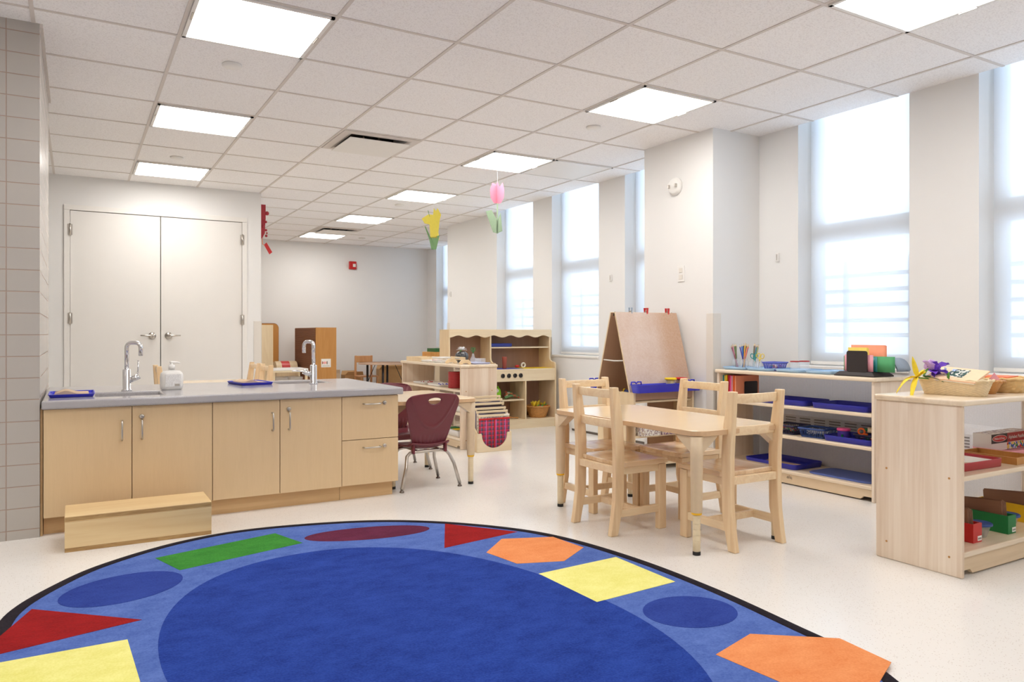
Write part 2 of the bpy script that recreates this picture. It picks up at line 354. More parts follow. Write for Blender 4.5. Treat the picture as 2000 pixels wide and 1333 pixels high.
def plaid_mat():
    m, nt, b = _m('plaid_cloth'); L = nt.links.new
    b.inputs['Roughness'].default_value = .9
    tc = N(nt, 'ShaderNodeTexCoord'); sp = N(nt, 'ShaderNodeSeparateXYZ'); L(tc.outputs['Object'], sp.inputs[0])
    def band(src, per, wd, off=0):
        a = N(nt, 'ShaderNodeMath', operation='ADD'); a.inputs[1].default_value = 5+off; L(src, a.inputs[0])
        p = N(nt, 'ShaderNodeMath', operation='MODULO'); p.inputs[1].default_value = per; L(a.outputs[0], p.inputs[0])
        l = N(nt, 'ShaderNodeMath', operation='LESS_THAN'); l.inputs[1].default_value = wd; L(p.outputs[0], l.inputs[0]); return l.outputs[0]
    c = None; cur = lin((92, 66, 84))
    mixes = [(sp.outputs[0], .036, .013, 0, (196, 44, 70)), (sp.outputs[2], .036, .013, 0, (200, 40, 66)), (sp.outputs[0], .036, .004, .02, (120, 120, 170)),
             (sp.outputs[2], .036, .004, .02, (60, 50, 70)), (sp.outputs[0], .09, .009, .03, (226, 96, 170))]
    prev = None
    for src, per, wd, off, rgb in mixes:
        mx = N(nt, 'ShaderNodeMix', data_type='RGBA'); k = N(nt, 'ShaderNodeMath', operation='MULTIPLY'); k.inputs[1].default_value = .72
        L(band(src, per, wd, off), k.inputs[0]); L(k.outputs[0], mx.inputs['Factor'])
        if prev: L(prev, mx.inputs['A'])
        else: mx.inputs['A'].default_value = cur
        mx.inputs['B'].default_value = lin(rgb); prev = mx.outputs['Result']
    L(prev, b.inputs['Base Color']); return m
M['plaid'] = plaid_mat()
def mixcolor(name, cols, scale=30, rough=.7):
    m, nt, b = _m(name); L = nt.links.new; b.inputs['Roughness'].default_value = rough
    tc = N(nt, 'ShaderNodeTexCoord'); v = N(nt, 'ShaderNodeTexVoronoi'); v.inputs['Scale'].default_value = scale; L(tc.outputs['Object'], v.inputs['Vector'])
    sp = N(nt, 'ShaderNodeSeparateColor'); L(v.outputs['Color'], sp.inputs[0])
    cr = N(nt, 'ShaderNodeValToRGB'); cr.color_ramp.interpolation = 'CONSTANT'
    while len(cr.color_ramp.elements) < len(cols): cr.color_ramp.elements.new(.5)
    for i, c in enumerate(cols):
        cr.color_ramp.elements[i].position = i/len(cols); cr.color_ramp.elements[i].color = lin(c)
    L(sp.outputs[0], cr.inputs[0]); L(cr.outputs[0], b.inputs['Base Color']); return m
M['toy_mix'] = mixcolor('colourful_bits', [(220, 60, 50), (240, 150, 60), (70, 160, 90), (230, 220, 200), (60, 80, 170), (200, 60, 120)], 60)
M['puzzle_print'] = mixcolor('printed_picture', [(60, 110, 200), (220, 60, 60), (240, 220, 120), (60, 150, 90), (230, 230, 235)], 90)
M['print_marks'] = mixcolor('printed_block', [(40, 74, 70), (232, 228, 218), (60, 92, 84), (225, 222, 212), (40, 70, 70)], 120)
M['print_faint'] = mixcolor('faint_print', [(218, 216, 214), (230, 229, 227), (212, 210, 210), (232, 231, 230)], 400)
M['floral'] = mixcolor('floral_cloth', [(222, 214, 204), (196, 176, 160), (232, 228, 220), (170, 150, 150)], 90)
M['floral_purple'] = mixcolor('purple_floral_cloth', [(150, 120, 140), (196, 176, 170), (110, 84, 120), (210, 180, 160)], 90)
M['hb_paint'] = None
def easel_board():
    m, nt, b = _m('paint_smeared_hardboard'); L = nt.links.new
    b.inputs['Roughness'].default_value = .55
    tc = N(nt, 'ShaderNodeTexCoord')
    n1 = N(nt, 'ShaderNodeTexNoise'); n1.inputs['Scale'].default_value = 3.2; n1.inputs['Detail'].default_value = 8; n1.inputs['Roughness'].default_value = .7; L(tc.outputs['Object'], n1.inputs['Vector'])
    n2 = N(nt, 'ShaderNodeTexNoise'); n2.inputs['Scale'].default_value = 90; n2.inputs['Detail'].default_value = 3; L(tc.outputs['Object'], n2.inputs['Vector'])
    sp = N(nt, 'ShaderNodeSeparateXYZ'); L(tc.outputs['Object'], sp.inputs[0])
    # a chalky film on the left two thirds of the board
    g = N(nt, 'ShaderNodeMapRange'); g.inputs['From Min'].default_value = .32; g.inputs['From Max'].default_value = .44; g.inputs['To Min'].default_value = 1; g.inputs['To Max'].default_value = .28
    L(sp.outputs[0], g.inputs['Value'])
    ml = N(nt, 'ShaderNodeMath', operation='MULTIPLY'); L(n1.outputs['Fac'], ml.inputs[0]); L(g.outputs[0], ml.inputs[1])
    m2 = N(nt, 'ShaderNodeMath', operation='MULTIPLY_ADD', use_clamp=True); m2.inputs[1].default_value = .42; L(n2.outputs['Fac'], m2.inputs[0]); L(ml.outputs[0], m2.inputs[2])
    mx = N(nt, 'ShaderNodeMix', data_type='RGBA'); mx.inputs['A'].default_value = lin((182, 138, 98)); mx.inputs['B'].default_value = lin((220, 204, 194))
    L(m2.outputs[0], mx.inputs['Factor']); L(mx.outputs['Result'], b.inputs['Base Color']); return m
M['hb_paint'] = easel_board()

# ------------------------------------------------------------------ mesh helpers
def rrect(x0, x1, y0, y1, r, n=6):
    r = min(r, (x1-x0)/2-1e-5, (y1-y0)/2-1e-5); p = []
    for cx, cy, a in ((x1-r, y1-r, 0), (x0+r, y1-r, 90), (x0+r, y0+r, 180), (x1-r, y0+r, 270)):
        for i in range(n+1):
            t = R(a+90*i/n); p.append((cx+r*math.cos(t), cy+r*math.sin(t)))
    return p
class MB:
    def __init__(s): s.bm = bmesh.new(); s.M = Matrix.Identity(4); s.mi = 0
    def v(s, p): return s.bm.verts.new(s.M @ Vector(p))
    def f(s, vs, smooth=False):
        try:
            f = s.bm.faces.new(vs); f.material_index = s.mi; f.smooth = smooth; return f
        except ValueError: return None
    def box(s, x0, x1, y0, y1, z0, z1):
        v = [s.v((x, y, z)) for z in (z0, z1) for y in (y0, y1) for x in (x0, x1)]
        for q in ((0, 2, 3, 1), (4, 5, 7, 6), (0, 1, 5, 4), (2, 6, 7, 3), (0, 4, 6, 2), (1, 3, 7, 5)): s.f([v[i] for i in q])
        return s
    def prism(s, pts, axis, a0, a1, smooth=False):
        def P(p, a): return {'x': (a, p[0], p[1]), 'y': (p[0], a, p[1]), 'z': (p[0], p[1], a)}[axis]
        A = [s.v(P(p, a0)) for p in pts]; B = [s.v(P(p, a1)) for p in pts]; n = len(pts)
        s.f(A[::-1]); s.f(B)
        for i in range(n): s.f([A[i], A[(i+1) % n], B[(i+1) % n], B[i]], smooth)
        return s
    def loops(s, L, closed_start=True, closed_end=True, smooth=True):
        V = [[s.v(p) for p in l] for l in L]
        for a, b in zip(V, V[1:]):
            n = len(a)
            for i in range(n): s.f([a[i], a[(i+1) % n], b[(i+1) % n], b[i]], smooth)
        if closed_start: s.f(V[0][::-1])
        if closed_end: s.f(V[-1])
        return s
    def lathe(s, prof, c=(0, 0, 0), seg=24, axis='z', caps=True):
        L = []
        for r, z in prof:
            l = []
            for i in range(seg):
                t = 2*PI*i/seg; a, b = r*math.cos(t), r*math.sin(t)
                l.append({'z': (c[0]+a, c[1]+b, c[2]+z), 'x': (c[0]+z, c[1]+a, c[2]+b), 'y': (c[0]+a, c[1]+z, c[2]+b)}[axis])
            L.append(l)
        s.loops(L, caps, caps); return s
    def cyl(s, p0, p1, r0, r1=None, seg=16): return s.tube([p0, p1], [r0, r0 if r1 is None else r1], seg)
    def tube(s, pts, r, seg=10, closed=False):
        pts = [Vector(p) for p in pts]; n = len(pts); rs = r if isinstance(r, (list, tuple)) else [r]*n
        L = []; up = None
        for i, p in enumerate(pts):
            if closed: d = (pts[(i+1) % n]-pts[i-1])
            else: d = (pts[min(i+1, n-1)]-pts[max(i-1, 0)])
            d.normalize()
            if up is None:
                up = Vector((0, 0, 1)) if abs(d.z) < .9 else Vector((1, 0, 0))
            u = d.cross(up)
            if u.length < 1e-4: u = d.orthogonal()
            u.normalize(); up = u.cross(d); up.normalize()
            L.append([p+rs[i]*(math.cos(2*PI*k/seg)*u+math.sin(2*PI*k/seg)*up) for k in range(seg)])
        if closed:
            L.append(L[0]); s.loops(L, False, False)
        else: s.loops(L)
        return s
    def vessel(s, outline, prof, smooth=True):
        """outline(inset) -> 2D loop ; prof list of (inset, z)"""
        s.loops([[(x, y, z) for x, y in outline(i)] for i, z in prof], True, True, smooth); return s
    def sphere(s, c, r, seg=16, ring=10, sc=(1, 1, 1)):
        L = []
        for j in range(1, ring):
            t = PI*j/ring
            L.append([(c[0]+sc[0]*r*math.sin(t)*math.cos(2*PI*i/seg), c[1]+sc[1]*r*math.sin(t)*math.sin(2*PI*i/seg), c[2]-sc[2]*r*math.cos(t)) for i in range(seg)])
        s.loops(L); return s
    def build(s, name, mats, parent=None, loc=None, rz=0, bevel=0, seg=2, smooth_all=False, solid=0, subs=0):
        me = bpy.data.meshes.new(name)
        bmesh.ops.recalc_face_normals(s.bm, faces=s.bm.faces[:])
        if smooth_all:
            for f in s.bm.faces: f.smooth = True
        s.bm.to_mesh(me); s.bm.free()
        if not isinstance(mats, (list, tuple)): mats = [mats]
        for m in mats: me.materials.append(M[m] if isinstance(m, str) else m)
        o = bpy.data.objects.new(name, me); COL.objects.link(o)
        if loc: o.location = loc
        if rz: o.rotation_euler.z = rz
        if solid:
            md = o.modifiers.new('solidify', 'SOLIDIFY'); md.thickness = solid; md.offset = 0
        if subs:
            md = o.modifiers.new('subsurf', 'SUBSURF'); md.levels = subs; md.render_levels = subs
        if bevel:
            md = o.modifiers.new('bevel', 'BEVEL'); md.width = bevel; md.segments = seg; md.limit_method = 'ANGLE'; md.angle_limit = R(40)
        if parent: o.parent = parent
        return o
def tag(o, label, cat, group=None):
    o['label'] = label; o['category'] = cat
    if group: o['group'] = group
    return o
def struct(o): o['kind'] = 'structure'; return o
def thing(name, label, cat, loc=(0, 0, 0), rz=0, group=None):
    o = bpy.data.objects.new(name, None); COL.objects.link(o); o.location = loc; o.rotation_euler = (0, 0, rz)
    o.empty_display_size = .05
    return tag(o, label, cat, group)
def sempty(name, loc=(0, 0, 0)):
    o = bpy.data.objects.new(name, None); COL.objects.link(o); o.location = loc; o['kind'] = 'structure'; return o
def dup(root, loc, rz, label, group=None):
    r = root.copy(); COL.objects.link(r); r.location = loc; r.rotation_euler = (0, 0, rz); r['label'] = label
    if group: r['group'] = group
    for ch in list(root.children):
        c = ch.copy(); COL.objects.link(c); c.parent = r
        for g in ch.children:
            d = g.copy(); COL.objects.link(d); d.parent = c
    return r
def box(name, m, x0, x1, y0, y1, z0, z1, parent=None, bevel=0):
    """a box whose origin sits at its base centre"""
    cx, cy = (x0+x1)/2, (y0+y1)/2
    b = MB().box(x0-cx, x1-cx, y0-cy, y1-cy, 0, z1-z0)
    return b.build(name, m, parent, (cx, cy, z0), bevel=bevel)
def text_mesh(name, s, size, m, parent, loc, rot, extrude=.0004, sx=1.0):
    cu = bpy.data.curves.new(name, 'FONT'); cu.body = s; cu.size = size; cu.extrude = extrude; cu.align_x = 'LEFT'
    t = bpy.data.objects.new(name+'_src', cu); COL.objects.link(t)
    bpy.context.view_layer.update()
    me = bpy.data.meshes.new_from_object(t.evaluated_get(bpy.context.evaluated_depsgraph_get()))
    bpy.data.objects.remove(t); bpy.data.curves.remove(cu)
    o = bpy.data.objects.new(name, me); COL.objects.link(o); me.materials.clear(); me.materials.append(M[m])
    o.parent = parent; o.location = loc; o.rotation_euler = rot; o.scale = (sx, 1, 1); return o

# ================================================================== THE ROOM
XW, XB, YB = 3.95, 4.88, 8.0       # window wall, window wall of the back room, back wall
struct(MB().box(-4.2, 5.3, -7.1, 8.4, -.1, 0).build('floor', 'floor'))
HT = 2.76      # head of the window recesses, above the suspended ceiling
ceil = struct(MB().box(-4.2, XW, -7.1, 8.4, H, H+.05).box(XW, XB, 5.13, 8.4, H, H+.05).build('ceiling', 'ceiling'))
g = MB()
def rail_y(x, y0, y1): g.box(x-.009, x+.009, y0, y1, H-.004, H+.001)
def rail_x(y, x0, x1): g.box(x0, x1, y-.009, y+.009, H-.0035, H+.001)
for i in range(-6, 7):
    x = i*T
    if i <= -2: rail_y(x, -6.9, .18)
    elif i == -1: rail_y(x, -6.9, .18); rail_y(x, 1.53, 4.03)
    elif i <= 2: rail_y(x, -6.9, 4.03)
    else: rail_y(x, -6.9, YB)
for i in (3, 4, 5, 6, 7, 8): rail_y(i*T, 4.05, YB) if i in (7,) else None
for j in range(-11, 14):
    y = j*T
    if y < .18: rail_x(y, -4.1, XW)
    elif y < 4.03: rail_x(y, -.58 if y < 1.52 else -2.9, XW if not -.14 < y < .6 else 3.475)
    else: rail_x(y, 1.24, XW if y < 5.24 else XB)
g.box(-.585, -.572, .186, 1.52, H-.018, H)            # wall angle along the tiled pier
g.build('grid_rail', 'grid_white', ceil)

struct(MB().box(-3.0, -.585, .186, 1.52, 0, H).build('wall_tiled', 'wall_tile'))
cw = MB()
cw.box(-3.0, -.532, 4.035, 4.12, 0, H); cw.box(1.088, 1.23, 4.035, 4.12, 0, H); cw.box(-.532, 1.088, 4.035, 4.12, 2.162, H)
cw.box(1.14, 1.23, 4.12, 8.0, 0, H)
cw.box(-.6, 1.14, 4.6, 4.7, 0, H); cw.box(-.62, -.55, 4.12, 4.6, 0, H)
struct(cw.build('wall_closet', 'wall_paint'))
struct(MB().box(1.14, 5.3, YB, YB+.2, 0, H).build('wall_back', 'wall_paint'))
struct(MB().box(-4.2, -4.0, -7, .3, 0, H).box(-4.2, -3.0, .186, .3, 0, H).box(-3.1, -3.0, 1.5, 4.1, 0, H).build('wall_left', 'wall_paint'))
struct(MB().box(-4.2, 4.4, -7.1, -6.9, 0, H).build('wall_rear', 'wall_paint'))
WINS = [(-1.295, -.485), (-2.51, -1.70), (-3.73, -2.92), (.62, 1.43), (1.83, 2.655), (3.035, 3.86)]  # third opening is out of view, added for daylight on the near right
ZS = .72
wr = MB(); ys = sorted(WINS); y = -6.9
for a, b in ys:
    wr.box(XW, XW+.22, y, a, 0, HT); wr.box(XW, XW+.22, a, b, 0, ZS); y = b
wr.box(XW, XW+.22, y, 5.24, 0, HT); wr.box(XW+.22, XB+.22, 5.12, 5.24, 0, HT); wr.box(XW-.05, XW+.22, -6.9, 5.12, HT, HT+.06); wr.box(XW-.05, XW-.002, -6.9, 5.12, H+.05, HT)
struct(wr.build('wall_right', 'wall_paint'))
BR = (6.82, 7.64)
struct(MB().box(XB, XB+.22, 5.24, BR[0], 0, HT).box(XB, XB+.22, BR[1], YB+.2, 0, HT).box(XB, XB+.22, BR[0], BR[1], 0, ZS).box(XB-.05, XB+.22, 5.24, YB+.2, HT, HT+.06).box(XB-.05, XB-.002, 5.24, YB+.2, H+.05, HT).build('wall_right_rear', 'wall_paint'))
struct(MB().box(3.475, XW, -.14, .60, 0, H).build('wall_column', 'wall_paint'))

def window(n, X0, y0, y1):
    e = sempty('window_%d' % n, (X0+.16, (y0+y1)/2, ZS)); hw = (y1-y0)/2; t = .07
    hh = HT-ZS
    f = MB()
    for s in (-1, 1): f.box(0, .05, min(s*hw, s*(hw-t)), max(s*hw, s*(hw-t)), 0, hh)
    f.box(-.004, .055, -hw, hw, 0, .11); f.box(0, .05, -hw+t, hw-t, hh-.05, hh)
    f.box(.0, .05, -hw+t, hw-t, 1.605-ZS, 1.735-ZS)
    f.build('sash', 'window_frame', e, bevel=.004)
    MB().box(.022, .028, -hw+t, hw-t, .11, 1.605-ZS).build('pane', 'window_glass', e)
    MB().box(.022, .028, -hw+t, hw-t, 1.735-ZS, hh-.05).build('pane', 'window_glass', e)
    s = MB().box(-.17, .0, -hw+.001, hw-.001, .0, .022); s.build('sill', 'white_trim', e, bevel=.004)
    gd = MB()
    for yy in (-hw+.14, hw-.2): gd.box(.08, .105, yy-.016, yy+.016, .02, .75)
    for zz in (.235, .335, .44, .54, .645): gd.box(.08, .10, -hw, hw, zz-.013, zz+.013)
    gd.build('guard_bars', 'window_frame', e)
    return e
for k, (a, b) in enumerate(WINS): window(k+1, XW, a, b)
window(len(WINS)+1, XB, *BR)
SHADES = {0: 'white roller shade in the tall window behind the paper stand', 1: 'white roller shade in the tall window at the right edge of the photo',
          2: 'white roller shade of the window nearest the camera position, past the right edge', 3: 'white roller shade partly hidden behind the column with the strobe',
          4: 'white roller shade between the easel and the play kitchen', 5: 'white roller shade behind the scalloped top of the play kitchen',
          6: 'white roller shade in the farthest window beside the back wall'}
def shade(k, X0, a, b):
    t = thing('roller_shade', SHADES[k], 'window blind', (X0+.105, (a+b)/2, ZS+.03), group='roller shades of the windows'); hw = (b-a)/2-.027
    c = MB(); n = 8
    rows = []
    for j in range(n+1):
        z = .012+(HT-ZS-.06)*j/n
        rows.append([c.v((.0025*math.sin(j*1.9)*(1-j/n), -hw+2*hw*i/6, z)) for i in range(7)])
    for r0, r1 in zip(rows, rows[1:]):
        for i in range(6): c.f([r0[i], r0[i+1], r1[i+1], r1[i]], True)
    c.build('cloth', 'shade_cloth', t)
    MB().box(-.006, .006, -hw, hw, 0, .022).build('hem_bar', 'white_trim', t, bevel=.003)
for k, (a, b) in enumerate(WINS): shade(k, XW, a, b)
shade(6, XB, *BR)

# closet double door
d = sempty('door_1', (.279, 4.035, 0))
f = MB(); f.box(-.811, -.763, -.012, .06, 0, 2.112); f.box(.763, .809, -.012, .06, 0, 2.112); f.box(-.811, .809, -.012, .06, 2.113, 2.161)
f.build('door_frame', 'white_trim', d, bevel=.002)
for s in (-1, 1):
    x0, x1 = (-.760, -.0035) if s < 0 else (.0035, .760)
    lf = MB().box(x0, x1, 0.0, .04, .008, 2.108).build('door_leaf', 'door_paint', d, bevel=.0015)
    hx = -.075 if s < 0 else .07
    hb = MB().lathe([(.001, -.012), (.034, -.012), (.033, -.004), (.030, 0.0)], (hx, 0, .944), 24, 'y')
    hb.cyl((hx, -.012, .944), (hx, -.05, .944), .012, .010)
    hb.tube([(hx, -.045, .944), (hx+s*.02, -.052, .944), (hx+s*.06, -.050, .945), (hx+s*.105, -.046, .946)], [.011, .010, .008, .007], 10)
    hb.build('lever_handle', 'steel', lf, smooth_all=True)
    for z in (1.93, 1.107, .25):
        hh_ = MB().cyl((s*.763, -.016, z-.055), (s*.763, -.016, z+.055), .008).box(s*.763-.02, s*.763+.02, -.0125, -.009, z-.05, z+.05)
        hh_.build('hinge', 'steel', lf)
# corner guards
def guard(x0, y0, sx, sy, h, label):
    m = MB(); p = .006
    xa, xb = sorted((x0, x0+sx*.075)); ya, yb = sorted((y0, y0+sy*.06))
    m.box(xa, xb, min(y0, y0-sy*p), max(y0, y0-sy*p), -h/2, h/2)
    m.box(min(x0, x0-sx*p), max(x0, x0-sx*p), min(ya, y0-sy*p), max(yb, y0-sy*p), -h/2, h/2)
    m.M = Matrix.Identity(4)
    o = m.build('corner_guard', 'beige_plastic', None, bevel=.003)
    o.location = (0, 0, .02+h/2)
    return tag(o, label, 'corner guard', 'corner guards')
guard(3.475, -.14, 1, 1, 1.09, 'beige corner guard on the near edge of the column, right of the easel')
guard(1.23, 4.035, -1, 1, 1.075, 'beige corner guard on the right edge of the closet wall')
o = MB().box(3.944, 3.95, 5.17, 5.245, 0, 1.09).build('corner_guard', 'beige_plastic', None, (0, 0, .02)); tag(o, 'beige corner guard on the window wall just above the kitchen left end', 'corner guard', 'corner guards')

# ------------------------------------------------------------------ ceiling fixtures
LABL = {(0, -1): 'bright ceiling panel at the top left, nearest the camera', (0, 2): 'bright ceiling panel second from the front in the left row',
        (0, 5): 'bright ceiling panel over the closet doors, last in the left row', (4, -4): 'bright ceiling panel cut by the top right edge of the photo',
        (4, -1): 'bright ceiling panel in front of the column, right row', (4, 2): 'bright ceiling panel above the red paper tulip',
        (4, 5): 'bright ceiling panel above the yellow paper flower', (4, 8): 'bright ceiling panel second from the back wall',
        (4, 11): 'bright ceiling panel farthest back, nearest the back wall', (0, -4): 'bright ceiling panel over the camera position, out of the photo',
        (-4, -4): 'bright ceiling panel left behind the camera, out of the photo', (4, -7): 'bright ceiling panel right behind the camera, out of the photo',
        (0, -7): 'bright ceiling panel behind the camera, out of the photo', (-4, -1): 'bright ceiling panel left of the tiled pier, out of the photo'}  # out-of-view panels repeat the row spacing, added to light the near room
for (i, j), lab in LABL.items():
    t = thing('ceiling_light', lab, 'ceiling light', ((i+.5)*T, (j+.5)*T, H), group='square lit ceiling panels'); h = T/2-.011
    fr = MB()
    for a in (0, 1, 2, 3):
        fr.M = Matrix.Rotation(a*PI/2, 4, 'Z'); fr.box(-h, h, -h, -h+.018, -.012, -.0005)
    fr.build('frame', 'white_trim', t)
    MB().box(-h+.018, h-.018, -h+.018, h-.018, -.010, -.004).build('diffuser', 'diffuser', t)
    for sx in (-1, 1): MB().box(sx*(h-.009)-.004, sx*(h-.009)+.004, -.04, .04, -.017, -.0115).build('latch', 'steel', t)
def vent(i, j, lab):
    t = thing('air_vent', lab, 'air vent', ((i+.5)*T, (j+.5)*T, H), group='ceiling air vents'); h = T/2-.011
    o_ = MB()
    for a in range(4):
        o_.M = Matrix.Rotation(a*PI/2, 4, 'Z')
        o_.loops([[(-h, -h, -.003), (h, -h, -.003), (h-.09, -h+.09, -.002), (-h+.09, -h+.09, -.002)],
                  [(-h, -h, -.007), (h, -h, -.007), (h-.05, -h+.05, -.012), (-h+.05, -h+.05, -.012)]], True, True, False)
    o_.build('flange', 'grid_white', t)
    MB().box(-h+.045, h-.045, -h+.045, h-.045, -.006, -.002).build('dark_opening', 'dark_steel', t)
    MB().box(-h+.058, h-.058, -h+.058, h-.058, -.036, -.031).build('face_plate', 'white_trim', t, bevel=.002)
    for k in range(-1, 2): MB().box(k*.12-.006, k*.12+.006, -h+.1, h-.1, -.031, -.006).build('hanger_strap', 'dark_steel', t)
vent(2, 2, 'square supply vent with a dark slot, left of the middle of the ceiling')
vent(4, 10, 'small far supply vent between the two rearmost lit panels')
ap = thing('access_panel', 'plain flat access panel in the ceiling near the windows, right of a lit panel', 'access panel', (5.5*T, 2.5*T, H))
MB().box(-.29, .29, -.29, .29, -.008, -.003).build('panel', 'white_trim', ap)
q = MB()
for a in range(4):
    q.M = Matrix.Rotation(a*PI/2, 4, 'Z'); q.box(-.297, .297, -.297, -.285, -.012, -.001)
q.build('frame', 'white_plastic', ap)
for (x, y), lab in {(.297, .288): 'round sprinkler cap below the nearest lit panel, top left', (.286, 2.76): 'round sprinkler cap in front of the panel over the closet',
                    (2.732, .278): 'round sprinkler cap left of the panel near the column', (2.738, 3.964): 'small far sprinkler cap left of the yellow paper flower',
                    (3.348, 7.015): 'smallest sprinkler cap near the back wall'}.items():
    o = MB().lathe([(.052, 0), (.052, -.006), (.045, -.014), (.001, -.016)], (0, 0, 0), 28).build('sprinkler_cap', 'white_trim', None, (x, y, H-.001), smooth_all=True)
    tag(o, lab, 'sprinkler cap', 'round sprinkler caps')

# ------------------------------------------------------------------ things on the walls
t = thing('strobe_alarm', 'round white strobe alarm high on the column', 'alarm', (3.475, .235, 2.075))
MB().lathe([(.066, 0), (.066, -.012), (.058, -.03), (.05, -.034), (.001, -.036)], (0, 0, 0), 32, 'x').build('housing', 'white_plastic', t, smooth_all=True)
for ya, yb in ((-.045, -.03), (.03, .042)): MB().box(-.052, -.03, ya, yb, -.012, .014).build('lens', 'steel', t, bevel=.002)
t = thing('wall_outlet', 'white outlet plate on the column above the easel', 'outlet', (3.475, .18, 1.413))
MB().box(-.006, 0, -.036, .036, -.06, .06).build('cover_plate', 'white_plastic', t, bevel=.002)
for za in (.008, -.042): MB().box(-.009, -.006, -.018, .018, za, za+.034).build('socket', 'beige_plastic', t, bevel=.002)
for (y, z), lab in {(-.313, 1.517): 'small white sensor on the wall left of the nearest full window', (1.633, 1.495): 'small white sensor on the wall strip right of the middle window',
                    (5.13, 1.5): 'tiny white sensor at the far end of the window wall'}.items():
    t = thing('wall_sensor', lab, 'wall sensor', (XW, y, z), group='small white wall sensors')
    MB().box(-.016, 0, -.014, .014, -.032, .032).build('body', 'white_plastic', t, bevel=.003)
    MB().box(-.018, -.016, -.004, .002, -.022, .022).build('slot', 'steel', t)
t = thing('fire_alarm', 'red fire alarm strobe on the back wall', 'fire alarm', (3.519, YB, 2.095))
MB().box(-.062, .062, -.045, 0, -.066, .066).build('housing', 'red', t, bevel=.01)
MB().box(-.005, .042, -.058, -.045, -.028, .024).build('strobe_lens', 'white_plastic', t, bevel=.004)
# radiator covers
def radiator(y0, y1, lab):
    L_ = y1-y0; t = thing('radiator_cover', lab, 'radiator', (XW-.002, (y0+y1)/2, 0)); h = L_/2
    MB().prism([(0, .02), (-.118, .02), (-.118, .405), (-.097, .44), (0, .45)], 'y', -h, h).build('casing', 'white_trim', t, bevel=.003)
    MB().box(-.12, -.01, -h+.01, h-.01, 0, .02).build('plinth', 'dark_steel', t)
    n = int(L_/.115); s = MB(); s.box(-.1195, -.117, -h+.03, -h+.03+n*.115-.03, .255, .40)
    s.mi = 1
    for k in range(n):
        yy = -h+.03+k*.115
        for r in range(8):
            z = .262+r*.0172; s.f([s.v((-.1203, yy, z)), s.v((-.1203, yy+.085, z)), s.v((-.1203, yy+.085, z+.0085)), s.v((-.1203, yy, z+.0085))])
    s.build('grille', ['white_trim', 'slot_grey'], t) if y0 < 0 else s.bm.free()
radiator(-3.7, -.36, 'long white radiator cover under the near windows, seen through the shelves')
radiator(.62, 2.12, 'white radiator cover behind the easel, left of the column')

# ================================================================== RUG
def catmull(P, n=8):
    out = []; L = len(P)
    for i in range(L):
        p0, p1, p2, p3 = P[i-1], P[i], P[(i+1) % L], P[(i+2) % L]
        for k in range(n):
            t = k/n
            out.append(tuple(.5*((2*p1[a])+(-p0[a]+p2[a])*t+(2*p0[a]-5*p1[a]+4*p2[a]-p3[a])*t*t+(-p0[a]+3*p1[a]-3*p2[a]+p3[a])*t**3) for a in (0, 1)))
    return out
RC = (.463, -1.772)
mir = lambda pts, c=RC: [(2*c[0]-x, 2*c[1]-y) for x, y in pts]
oo = [(-.640, -.915), (-.518, -.673), (-.342, -.46), (-.028, -.261), (.325, -.199), (.807, -.31), (1.141, -.518), (1.413, -.827), (1.552, -1.13), (1.623, -1.541), (1.633, -1.968), (1.603, -2.342)]
outer = catmull(oo+mir(oo))
cxi, cyi, ai, bi, ph, en = .484, -1.778, .699, 1.042, .133, 2.17
inner = []
for k in range(96):
    t = 2*PI*k/96; c_, s_ = math.cos(t), math.sin(t)
    u = ai*math.copysign(abs(c_)**(2/en), c_); v_ = bi*math.copysign(abs(s_)**(2/en), s_)
    inner.append((cxi+u*math.cos(ph)-v_*math.sin(ph), cyi+u*math.sin(ph)+v_*math.cos(ph)))
rug = thing('rug', 'large oval blue rug with a ring of coloured shapes on the floor', 'rug', (RC[0], RC[1], 0))
def off(pts, d):
    r = []; n = len(pts)
    for i in range(n):
        a, b = Vector(pts[i-1]), Vector(pts[(i+1) % n]); t = (b-a).normalized(); nrm = Vector((t.y, -t.x))
        r.append((pts[i][0]+nrm.x*d, pts[i][1]+nrm.y*d))
    return r
area = sum(outer[i-1][0]*outer[i][1]-outer[i][0]*outer[i-1][1] for i in range(len(outer)))
sg = 1 if area < 0 else -1
loc = lambda pts, z: [(x-RC[0], y-RC[1], z) for x, y in pts]
b = MB(); b.loops([loc(outer, 0), loc(outer, .008), loc(off(outer, .005*sg), .0105), loc(off(outer, .046*sg), .0105), loc(off(outer, .048*sg), .006)], False, False)
b.build('binding', RUG['black'], rug)
shapes = []
def ell(cx, cy, a, bb, rot, n=48):
    return [(cx+a*math.cos(t)*math.cos(rot)-bb*math.sin(t)*math.sin(rot), cy+a*math.cos(t)*math.sin(rot)+bb*math.sin(t)*math.cos(rot)) for t in [2*PI*k/n for k in range(n)]]
shapes += [('green', [(-.147, -.494), (.382, -.351), (.453, -.581), (-.077, -.723)]), ('maroon', ell(.768, -.572, .295, .112, R(-12))),
           ('red', [(1.158, -.598), (1.394, -.913), (.975, -.980)]), ('orange', [(1.103, -1.135), (1.267, -.982), (1.491, -1.073), (1.513, -1.287), (1.326, -1.407), (1.138, -1.337)]),
           ('yellow', [(1.146, -1.492), (1.548, -1.472), (1.547, -1.837), (1.157, -1.859)]), ('dkblue', ell(1.380, -2.09, .142, .165, R(80))),
           ('orange', [(1.2, -2.385), (1.407, -2.33), (1.621, -2.496), (1.60, -2.68), (1.40, -2.76), (1.225, -2.62)]),
           ('dkblue', ell(-.285, -.845, .215, .165, R(22))), ('red', [(-.569, -.925), (-.248, -1.224), (-.700, -1.32)]),
           ('yellow', [(-.66, -1.375), (-.299, -1.379), (-.284, -1.76), (-.65, -1.75)])]
cc = (RC[0], RC[1])
